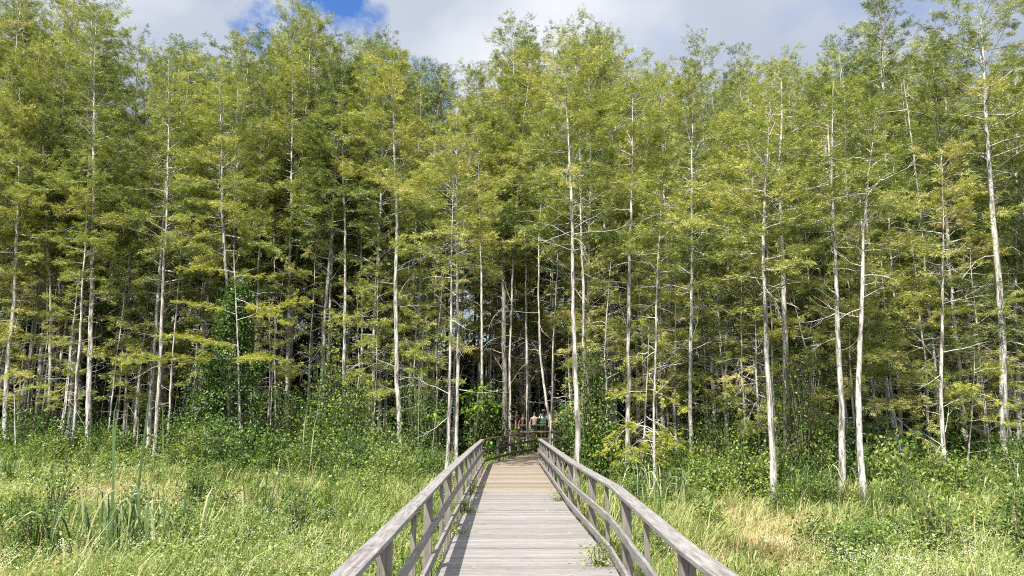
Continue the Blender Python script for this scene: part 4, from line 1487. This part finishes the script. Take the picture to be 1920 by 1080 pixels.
def flowers():
    r_ = np.random.default_rng(63)
    mb = MB()
    x, y = meadow_points(16000, r_, 8.0, 0.5, 0.6)
    ok = r_.uniform(size=len(x)) < field(x, y, BLOOM) * 0.62 + 0.006
    x, y = x[ok], y[ok]
    for (cx, cy) in zip(x, y):
        m = int(r_.uniform(9, 24))
        rad = r_.uniform(0.03, 0.075)
        c = np.array([cx, cy, GROUND_Z + r_.uniform(0.42, 0.75)])
        p = c + r_.normal(size=(m, 3)) * rad * np.array([1, 1, 0.45])
        L = (0.008 + 0.0005 * math.hypot(cx, cy)) * r_.uniform(0.8, 1.4, m)
        leaf_quads(mb, p, r_.normal(size=(m, 3)), UP + r_.normal(size=(m, 3)) * 0.5, L, L * 0.4, r_.uniform(0, 1, m))
    tag(mb.build('white_flowers', M['flower']), 'small white flower heads scattered over the meadow', 'flowers', kind='stuff')


flowers()


def pickerel(px, py, label):
    r_ = np.random.default_rng(int(px))
    b = at_height(px, py, GROUND_Z + 0.55)
    st, fo = MB(), MB()
    st.tube([(0, 0, 0), (0.01, 0, 0.3), (0, 0, 0.52)], [0.006, 0.005, 0.004], 5)
    m = 70
    a = r_.uniform(0, 6.28, m)
    z = r_.uniform(0.48, 0.64, m)
    rr = 0.022 * (1.1 - (z - 0.48) / 0.2)
    p = np.stack([np.cos(a) * rr, np.sin(a) * rr, z], 1)
    leaf_quads(fo, p, np.stack([np.cos(a), np.sin(a), 0.4 + 0 * a], 1), np.stack([-np.sin(a) * .3, np.cos(a) * .3, 1 + 0 * a], 1), np.full(m, 0.024), np.full(m, 0.008), r_.uniform(0, 1, m))
    root = empty('purple_flower', (b[0], b[1], GROUND_Z))
    tag(root, label, 'flower')
    st.build('stem', M['stem'], root)
    fo.build('petals', M['purple'], root)


pickerel(1806, 1012, 'purple flower spike standing in the right meadow below the thin knotty cypress')
pickerel(1618, 1000, 'faint purple flower spike right in front of the bowed cypress')

# pool of brown water
mwater, gw, outw = new_mat('brown_water')
pw = gw.n('ShaderNodeBsdfPrincipled')
pw.inputs['Base Color'].default_value = (0.045, 0.025, 0.010, 1)
pw.inputs['Roughness'].default_value = 0.08
tcw = gw.n('ShaderNodeTexCoord')
bw = gw.n('ShaderNodeBump')
bw.inputs['Strength'].default_value = 0.08
gw.l(gw.noise(tcw.outputs['Object'], 12, 3), bw.inputs['Height'])
gw.l(bw.outputs[0], pw.inputs['Normal'])
gw.l(pw.outputs[0], outw.inputs['Surface'])
mbw = MB()
aa = np.linspace(0, 2 * math.pi, 48, endpoint=False)
rw = 1 + 0.18 * np.sin(3 * aa + 1) + 0.1 * np.sin(7 * aa)
mbw.add(np.stack([WATER_C[0] + np.cos(aa) * 0.7 * rw, WATER_C[1] + np.sin(aa) * 1.2 * rw, np.full(48, GROUND_Z + 0.10)], 1), np.arange(48)[None, :])
tag(mbw.build('water', mwater), 'little pool of brown swamp water beside the right railing', kind='structure')


# ------------------------------------------------------------------ reeds: blades traced one by one, gathered in clumps
def reed_clump(Y, blades, label, seed, filler=0, w=0.019):
    r_ = np.random.default_rng(seed)
    b0 = at_depth(*blades[0][0], Y)
    org = np.array([b0[0], Y, GROUND_Z])
    mb = MB()
    def blade(P, wid, tint):
        n = 12
        P = np.array(P)
        # smooth the corner points
        t = np.linspace(0, 1, n)
        Q = path_sample(P, t)
        Q[1:-1] = (Q[:-2] + Q[1:-1] * 2 + Q[2:]) / 4
        d = unit(np.gradient(Q, axis=0))
        s = unit(np.cross(d, np.array([r_.normal() * 0.6, -1.0, 0.2])))
        ww = wid * np.array([0.9] + [1.0] * (n - 4) + [0.8, 0.55, 0.12])
        keel = unit(np.cross(s, d)) * wid * 0.35
        V = np.concatenate([Q - s * ww[:, None], Q + keel, Q + s * ww[:, None]])
        i = np.arange(n - 1)
        f = np.concatenate([np.stack([i, i + n, i + n + 1, i + 1], 1), np.stack([i + n, i + 2 * n, i + 2 * n + 1, i + n + 1], 1)])
        mb.add(V, f, tint, True)
    for bl in blades:
        pts = [p for p in bl if len(p) == 2]
        tint = next((p[0] for p in bl if len(p) == 1), r_.uniform(0.1, 0.7))
        dy = r_.normal() * 0.25
        P = [at_depth(px, py, Y + dy) - org for px, py in pts]
        P[0] = np.array([P[0][0], P[0][1], min(P[0][2], 0.0)])
        blade(P, w * r_.uniform(0.8, 1.3), tint)
    for k in range(filler):
        x, y = r_.normal() * 0.55, r_.normal() * 0.5
        h = r_.uniform(0.7, 1.5)
        a = r_.uniform(0, 6.28)
        l = r_.uniform(0.05, 0.5) * h
        c, s_ = math.cos(a), math.sin(a)
        blade([(x, y, -0.03), (x + c * l * .3, y + s_ * l * .3, h * .6), (x + c * l * .7, y + s_ * l * .7, h * .95), (x + c * l * 1.2, y + s_ * l * 1.2, h * r_.uniform(.75, 1.02))], w * r_.uniform(0.7, 1.1), r_.uniform(0.05, 0.9))
    o = mb.build('reed_clump', M['reed'])
    o.location = org
    tag(o, label, 'reeds')
    return o


reed_clump(13.2, [[(205, 1090), (206, 1000), (203, 925), (204, 922), (0.0,)], [(165, 1090), (163, 1010), (160, 945), (0.0,)], [(176, 1090), (170, 1010), (161, 946), (0.0,)], [(222, 1090), (221, 1010), (219, 945), (0.0,)],
                  [(200, 1090), (212, 900), (216, 790), (219, 768), (0.45,)], [(235, 1100), (260, 910), (270, 830), (281, 728), (0.3,)], [(300, 1090), (307, 990), (306, 860), (305, 760), (0.45,)],
                  [(210, 1090), (213, 940), (212, 760), (221, 745), (0.4,)], [(285, 1090), (286, 1000), (284, 940), (290, 925), (282, 960), (0.95,)], [(255, 1090), (262, 960), (258, 900), (232, 918)],
                  [(230, 1090), (247, 935), (235, 925), (205, 975)], [(275, 1090), (268, 1030), (250, 1000)], [(90, 1090), (110, 1078), (75, 1060)], [(330, 1090), (345, 960), (352, 905), (0.3,)],
                  [(240, 1090), (250, 1030), (268, 1010), (300, 1070), (0.85,)], [(265, 1090), (272, 980), (288, 880), (300, 855)], [(110, 1095), (107, 1040), (104, 1000)], [(128, 1095), (125, 1060), (122, 1015)]],
           'tall green reed clump with snapped dark blades nearest the left bottom of the meadow', 71, filler=34, w=0.018)
reed_clump(13.6, [[(350, 1090), (365, 985), (378, 860), (379, 800), (0.4,)], [(330, 1090), (350, 1000), (360, 985), (385, 975)], [(372, 1090), (372, 1000), (362, 955), (340, 952)], [(345, 1090), (330, 1010), (290, 990)],
                  [(385, 1090), (372, 1030), (355, 1000)]],
           'small dark reed clump with crossed blades right of the tall reed clump', 72, filler=14, w=0.016)
reed_clump(29, [[(558, 950), (565, 870), (572, 780), (577, 765), (0.85,)], [(570, 960), (580, 880), (590, 790), (596, 775), (0.9,)], [(560, 950), (572, 900), (580, 885), (566, 920), (0.95,)], [(585, 950), (592, 900), (607, 855), (0.8,)], [(548, 950), (552, 905), (545, 870), (0.7,)]],
           'pale tall reeds before the dark shrubs of the left wood', 73, filler=18, w=0.02)
reed_clump(27, [[(781, 950), (784, 830), (786, 715), (0.55,)], [(806, 935), (812, 830), (824, 697), (0.6,)], [(800, 935), (815, 800), (822, 760), (0.8,)], [(770, 950), (772, 910), (765, 880), (0.7,)]],
           'two long thin reed stems left of the leaning pair', 74, filler=8, w=0.013)
reed_clump(17, [[(478, 1000), (482, 940), (486, 890)], [(527, 1010), (527, 960), (530, 915), (0.6,)], [(522, 1090), (520, 1030), (524, 995)], [(500, 1000), (560, 960), (520, 930), (0.9,)]],
           'sparse thin reeds in the open grass between the left railing and the dark reed clumps', 75, filler=12, w=0.012)
reed_clump(20.5, [[(1540, 985), (1535, 930), (1530, 880)], [(1555, 985), (1550, 940), (1553, 890)], [(1630, 985), (1628, 930), (1626, 870), (0.5,)], [(1645, 985), (1650, 920), (1660, 890), (0.7,)]],
           'green reeds around the feet of the two nearest white trunks', 76, filler=34, w=0.013)
reed_clump(22.5, [[(1860, 985), (1850, 940), (1830, 870), (0.8,)], [(1880, 985), (1872, 930), (1860, 880), (0.8,)], [(1900, 990), (1890, 940), (1888, 890), (0.7,)], [(1910, 990), (1918, 930), (1925, 890), (0.7,)]],
           'pale long grass stalks below the stout right hand cypress', 77, filler=30, w=0.013)
reed_clump(20, [[(1218, 960), (1212, 920), (1200, 890)], [(1250, 960), (1256, 920), (1268, 900), (0.3,)], [(1340, 960), (1330, 930), (1310, 905), (0.3,)]],
           'fresh green reeds at the foot of the drooping bright sapling', 78, filler=40, w=0.014)


def litter():
    r_ = np.random.default_rng(88)
    mb = MB()
    n = 420
    y = r_.uniform(2, 27, n)
    side = r_.uniform(size=n)
    x = np.where(side < .35, -0.70 + abs(r_.normal(size=n)) * .12, np.where(side < .65, 1.12 - abs(r_.normal(size=n)) * .12, r_.uniform(-.7, 1.1, n)))
    p = np.stack([x, y, np.full(n, 0.006)], 1)
    a = r_.uniform(0, 6.28, n)
    L = r_.uniform(0.02, 0.055, n)
    leaf_quads(mb, p, np.stack([np.cos(a), np.sin(a), r_.uniform(0, .25, n)], 1), UP + r_.normal(size=(n, 3)) * .3, L, L * r_.uniform(.15, .35, n), r_.uniform(.55, 1, n))
    tag(mb.build('leaf_litter', M['grass']), 'dry leaf scraps lying on the boardwalk planks', 'leaf litter', kind='stuff')


litter()

# ------------------------------------------------------------------ weeds on the edge of the planks
def weed(x, y, w, h, label, seed, leaf='herb', n=12):
    st, fo = make_shrub(seed, w, h, n, 20, 0.035)
    link_shrub('creeping_weed', (st, fo), (x, y, 0.0), label, leaf=leaf, cat='weed')


weed(1.13, 9.2, 0.14, 0.26, 'pale leafy weed growing through the lower right railing onto the planks', 81, n=16)
weed(1.16, 16.0, 0.16, 0.16, 'small green weed on the right edge where the grey planks end', 82)
weed(-0.72, 14.0, 0.14, 0.22, 'green creeper leaning through the left railing over the planks', 83, n=16)
weed(-0.76, 17.5, 0.13, 0.38, 'taller green creeper at the left railing where the planks change colour', 84, n=16)
weed(-0.70, 11.6, 0.10, 0.10, 'tiny weed in the shadow strip at the left plank edge', 85, n=6)


# ------------------------------------------------------------------ people on the far walk
def skin_obj(name, joints, bones, mat, parent, root=0, sub=1):
    me = bpy.data.meshes.new(name)
    me.from_pydata([j[:3] for j in joints], bones, [])
    o = bpy.data.objects.new(name, me)
    COL.objects.link(o)
    md = o.modifiers.new('skin', 'SKIN')
    md.use_smooth_shade = True
    for v, j in zip(me.skin_vertices[0].data, joints):
        rx, ry = (j[3], j[3]) if len(j) == 4 else (j[3], j[4])
        v.radius = (rx, ry)
        v.use_root = False
    me.skin_vertices[0].data[root].use_root = True
    if sub:
        s = o.modifiers.new('subdivision', 'SUBSURF')
        s.levels = sub
        s.render_levels = sub
    dg = bpy.context.evaluated_depsgraph_get()
    dg.update()
    new = bpy.data.meshes.new_from_object(o.evaluated_get(dg))
    new.name = name
    old = o.data
    o.modifiers.clear()
    o.data = new
    bpy.data.meshes.remove(old)
    new.materials.clear()
    new.materials.append(mat)
    o.parent = parent
    return o


SKIN = flat_mat('light_skin', (0.36, 0.23, 0.17), 0.55, 0.08)
SKIN2 = flat_mat('tan_skin', (0.26, 0.155, 0.11), 0.55, 0.08)


def arm_chain(sx, elbow, wrist, J, B, sho):
    """upper arm, forearm, palm, four fingers and thumb; returns nothing, extends the lists"""
    i0 = len(J)
    J += [(elbow[0], elbow[1], elbow[2], 0.040), (wrist[0], wrist[1], wrist[2], 0.027)]
    B += [(sho, i0), (i0, i0 + 1)]
    d = unit(np.array(wrist) - np.array(elbow))
    side = unit(np.cross(d, np.array([0, 1.0, 0.1])))
    palm = np.array(wrist) + d * 0.07
    ip = len(J)
    J.append((*palm, 0.030))
    B.append((i0 + 1, ip))
    for q, (o, l) in enumerate(((-0.030, 0.062), (-0.010, 0.074), (0.010, 0.070), (0.030, 0.054))):
        k = len(J)
        a = palm + d * 0.028 + side * o
        b = a + d * l * 0.5 + np.array([0, -0.006, 0])
        c = b + d * l * 0.5 + np.array([0, -0.018, 0])
        J += [(*a, 0.010), (*b, 0.009), (*c, 0.007)]
        B += [(ip, k), (k, k + 1), (k + 1, k + 2)]
    k = len(J)
    a = palm - d * 0.03 + side * sx * 0.036
    b = a + d * 0.035 + side * sx * 0.018 + np.array([0, -0.01, 0])
    J += [(*a, 0.011), (*b, 0.008)]
    B += [(ip, k), (k, k + 1)]


def person(px, Y, h, label, shirt, trousers, hair, skin=SKIN, hat=None, turn=0.0, arms=((0.30, -0.02, 1.08), (0.30, -0.14, 0.86)), glasses=False, sleeve=0.5, badge=None):
    x = at_depth(px, 779, Y)[0]
    root = empty('person', (x, Y, deck_z(Y) - 0.004), turn)
    tag(root, label, 'person')
    s = h / 1.82
    root.scale = (s, s, s)
    J = [(0, 0, 0.95, .15, .11), (0, -.005, 1.15, .135, .10), (0, 0, 1.36, .165, .105), (0, .005, 1.47, .075, .07), (0, -.005, 1.53, .052, .055), (0, -.012, 1.60, .068, .080), (0, -.012, 1.70, .072, .088), (0, -.005, 1.745, .045, .055)]
    B = [(k, k + 1) for k in range(7)]
    J.append((0, -.098, 1.635, .014))        # nose
    B.append((5, 8))
    sh = []
    for sx in (-1, 1):
        k = len(J)
        J += [(sx * .19, .0, 1.40, .058)]
        B += [(2, k)]
        e = (sx * arms[0][0], arms[0][1], arms[0][2])
        w = (sx * arms[1][0], arms[1][1], arms[1][2])
        arm_chain(-sx, e, w, J, B, k)
        k = len(J)
        J += [(sx * .095, 0, .86, .088), (sx * .10, -.012, .50, .058), (sx * .105, .01, .28, .055), (sx * .105, .02, .09, .037), (sx * .11, -.03, .045, .040), (sx * .115, -.14, .03, .030)]
        B += [(0, k)] + [(k + q, k + q + 1) for q in range(5)]
    skin_obj('body', J, B, skin, root)
    # clothes: a loose skin over torso and upper arms, another over hips and legs
    Js = [(0, 0, 0.80, .19, .15), (0, 0, 0.90, .18, .14), (0, -.005, 1.15, .152, .118), (0, 0, 1.36, .182, .122), (0, .004, 1.46, .085, .08)]
    Bs = [(0, 1), (1, 2), (2, 3), (3, 4)]
    for sx in (-1, 1):
        k = len(Js)
        e = np.array((sx * arms[0][0], arms[0][1], arms[0][2]))
        a = np.array((sx * .19, 0, 1.40))
        c = a + (e - a) * min(1.0, sleeve * 1.4)
        Js += [(*a, .072), (*c, .056)]
        Bs += [(3, k), (k, k + 1)]
        if sleeve > 0.8:
            w = np.array((sx * arms[1][0], arms[1][1], arms[1][2]))
            Js.append((*(c + (w - c) * 0.9), .040))
            Bs.append((k + 1, k + 2))
    skin_obj('shirt', Js, Bs, shirt, root)
    Jt = [(0, 0, 1.0, .162, .124)]
    Bt = []
    for sx in (-1, 1):
        k = len(Jt)
        Jt += [(sx * .098, 0, .84, .102), (sx * .102, -.010, .50, .074), (sx * .106, .012, .13, .060)]
        Bt += [(0, k), (k, k + 1), (k + 1, k + 2)]
    skin_obj('trousers', Jt, Bt, trousers, root)
    mb = MB()
    # hair as a cap shaped round the skull, open at the face
    nu, nv = 18, 9
    V = []
    for iv in range(nv):
        th = iv / (nv - 1)
        for iu in range(nu):
            a = 2 * math.pi * iu / nu
            front = max(0.0, -math.sin(a))
            low = math.pi * (0.66 - 0.30 * front)
            t = th * low
            V.append((0.083 * math.sin(t) * math.cos(a), -.008 + 0.101 * math.sin(t) * math.sin(a), 1.665 + 0.108 * math.cos(t)))
    f = [(iv * nu + iu, iv * nu + (iu + 1) % nu, (iv + 1) * nu + (iu + 1) % nu, (iv + 1) * nu + iu) for iv in range(nv - 1) for iu in range(nu)]
    mb.add(V, f, .5, True)
    mb.build('hair', hair, root)
    # eyes
    mb = MB()
    for sx in (-1, 1):
        mb.tube([(sx * .028 - .012, -.096, 1.655), (sx * .028, -.100, 1.655), (sx * .028 + .012, -.096, 1.655)], [.003, .008, .003], 6)
    eye_m = mb
    if glasses:
        mb2 = MB()
        for sx in (-1, 1):
            mb2.tube([(sx * .032, -.103, 1.655), (sx * .032, -.108, 1.655)], [.026, .024], 10)
            mb2.add([(sx * .032 + .024 * math.cos(q), -.1085, 1.655 + .024 * math.sin(q)) for q in np.linspace(0, 6.28, 10, endpoint=False)], [tuple(range(10))])
            mb2.tube([(sx * .058, -.103, 1.658), (sx * .080, -.02, 1.655)], [.004, .004], 5)
        mb2.tube([(-.008, -.106, 1.66), (.008, -.106, 1.66)], [.004, .004], 5)
        mb2.build('sunglasses', DARK, root)
    else:
        eye_m.build('eyes', DARK, root)
    if hat is not None:
        mb = MB()
        prof = [(0.0, 1.80), (0.06, 1.797), (0.088, 1.775), (0.098, 1.715), (0.10, 1.70), (0.165, 1.683), (0.163, 1.677), (0.096, 1.690)]
        V = [(r * math.cos(a), -.01 + r * math.sin(a) * 1.08, z) for r, z in prof for a in np.linspace(0, 2 * math.pi, 20, endpoint=False)]
        f = [(k * 20 + i, k * 20 + (i + 1) % 20, (k + 1) * 20 + (i + 1) % 20, (k + 1) * 20 + i) for k in range(len(prof) - 1) for i in range(20)]
        mb.add(V, f, .5, True)
        mb.build('hat', hat, root)
    if badge is not None:
        mb = MB()
        mb.box((0.03, -.150, 1.22), (0.12, -.128, 1.30))
        mb.build('badge', badge, root)
    return root


DARK = flat_mat('black_cloth', (0.012, 0.012, 0.016))
NAVY = flat_mat('navy_cloth', (0.03, 0.035, 0.06))
MAROON = flat_mat('maroon_cloth', (0.07, 0.02, 0.018))
RED = flat_mat('red_cloth', (0.10, 0.02, 0.02))
BEIGE = flat_mat('beige_cloth', (0.17, 0.15, 0.12))
GREEN = flat_mat('dark_green_cloth', (0.012, 0.10, 0.045))
WHITE = flat_mat('white_cloth', (0.80, 0.80, 0.80))
KHAKI = flat_mat('khaki_cloth', (0.30, 0.25, 0.17))
BROWN_HAIR = flat_mat('brown_hair', (0.05, 0.03, 0.018), 0.5, 0.3, 60)
BLACK_HAIR = flat_mat('black_hair', (0.012, 0.010, 0.010), 0.45, 0.3, 60)
GREY_HAIR = flat_mat('grey_hair', (0.45, 0.43, 0.40), 0.5, 0.2, 60)

person(957.5, 44.6, 1.76, 'walker in black with a pale badge, leftmost of the group on the far walk', DARK, NAVY, BLACK_HAIR, SKIN, sleeve=0.5, badge=WHITE)
person(968.5, 45.1, 1.74, 'walker in a maroon shirt between the black clad walker and the trunk', MAROON, KHAKI, BROWN_HAIR, SKIN2, arms=((0.27, -0.08, 1.12), (0.16, -0.30, 1.10)))
person(981, 44.7, 1.60, 'dark haired walker in a red top left of the trunk dividing the group', RED, NAVY, BLACK_HAIR, SKIN, sleeve=0.3)
person(1002, 44.9, 1.66, 'walker in a beige shirt and sunglasses right of the trunk dividing the group', BEIGE, DARK, BROWN_HAIR, SKIN, glasses=True)
person(1013.5, 44.4, 1.58, 'walker in a dark green jacket with arms folded, in front of the white hatted one', GREEN, DARK, GREY_HAIR, SKIN, sleeve=1.0, arms=((0.27, -0.06, 1.12), (0.08, -0.24, 1.16)))
person(1019, 45.2, 1.82, 'tall walker in a white shirt and white sun hat, rightmost of the group', WHITE, KHAKI, GREY_HAIR, SKIN2, hat=WHITE, sleeve=0.6)
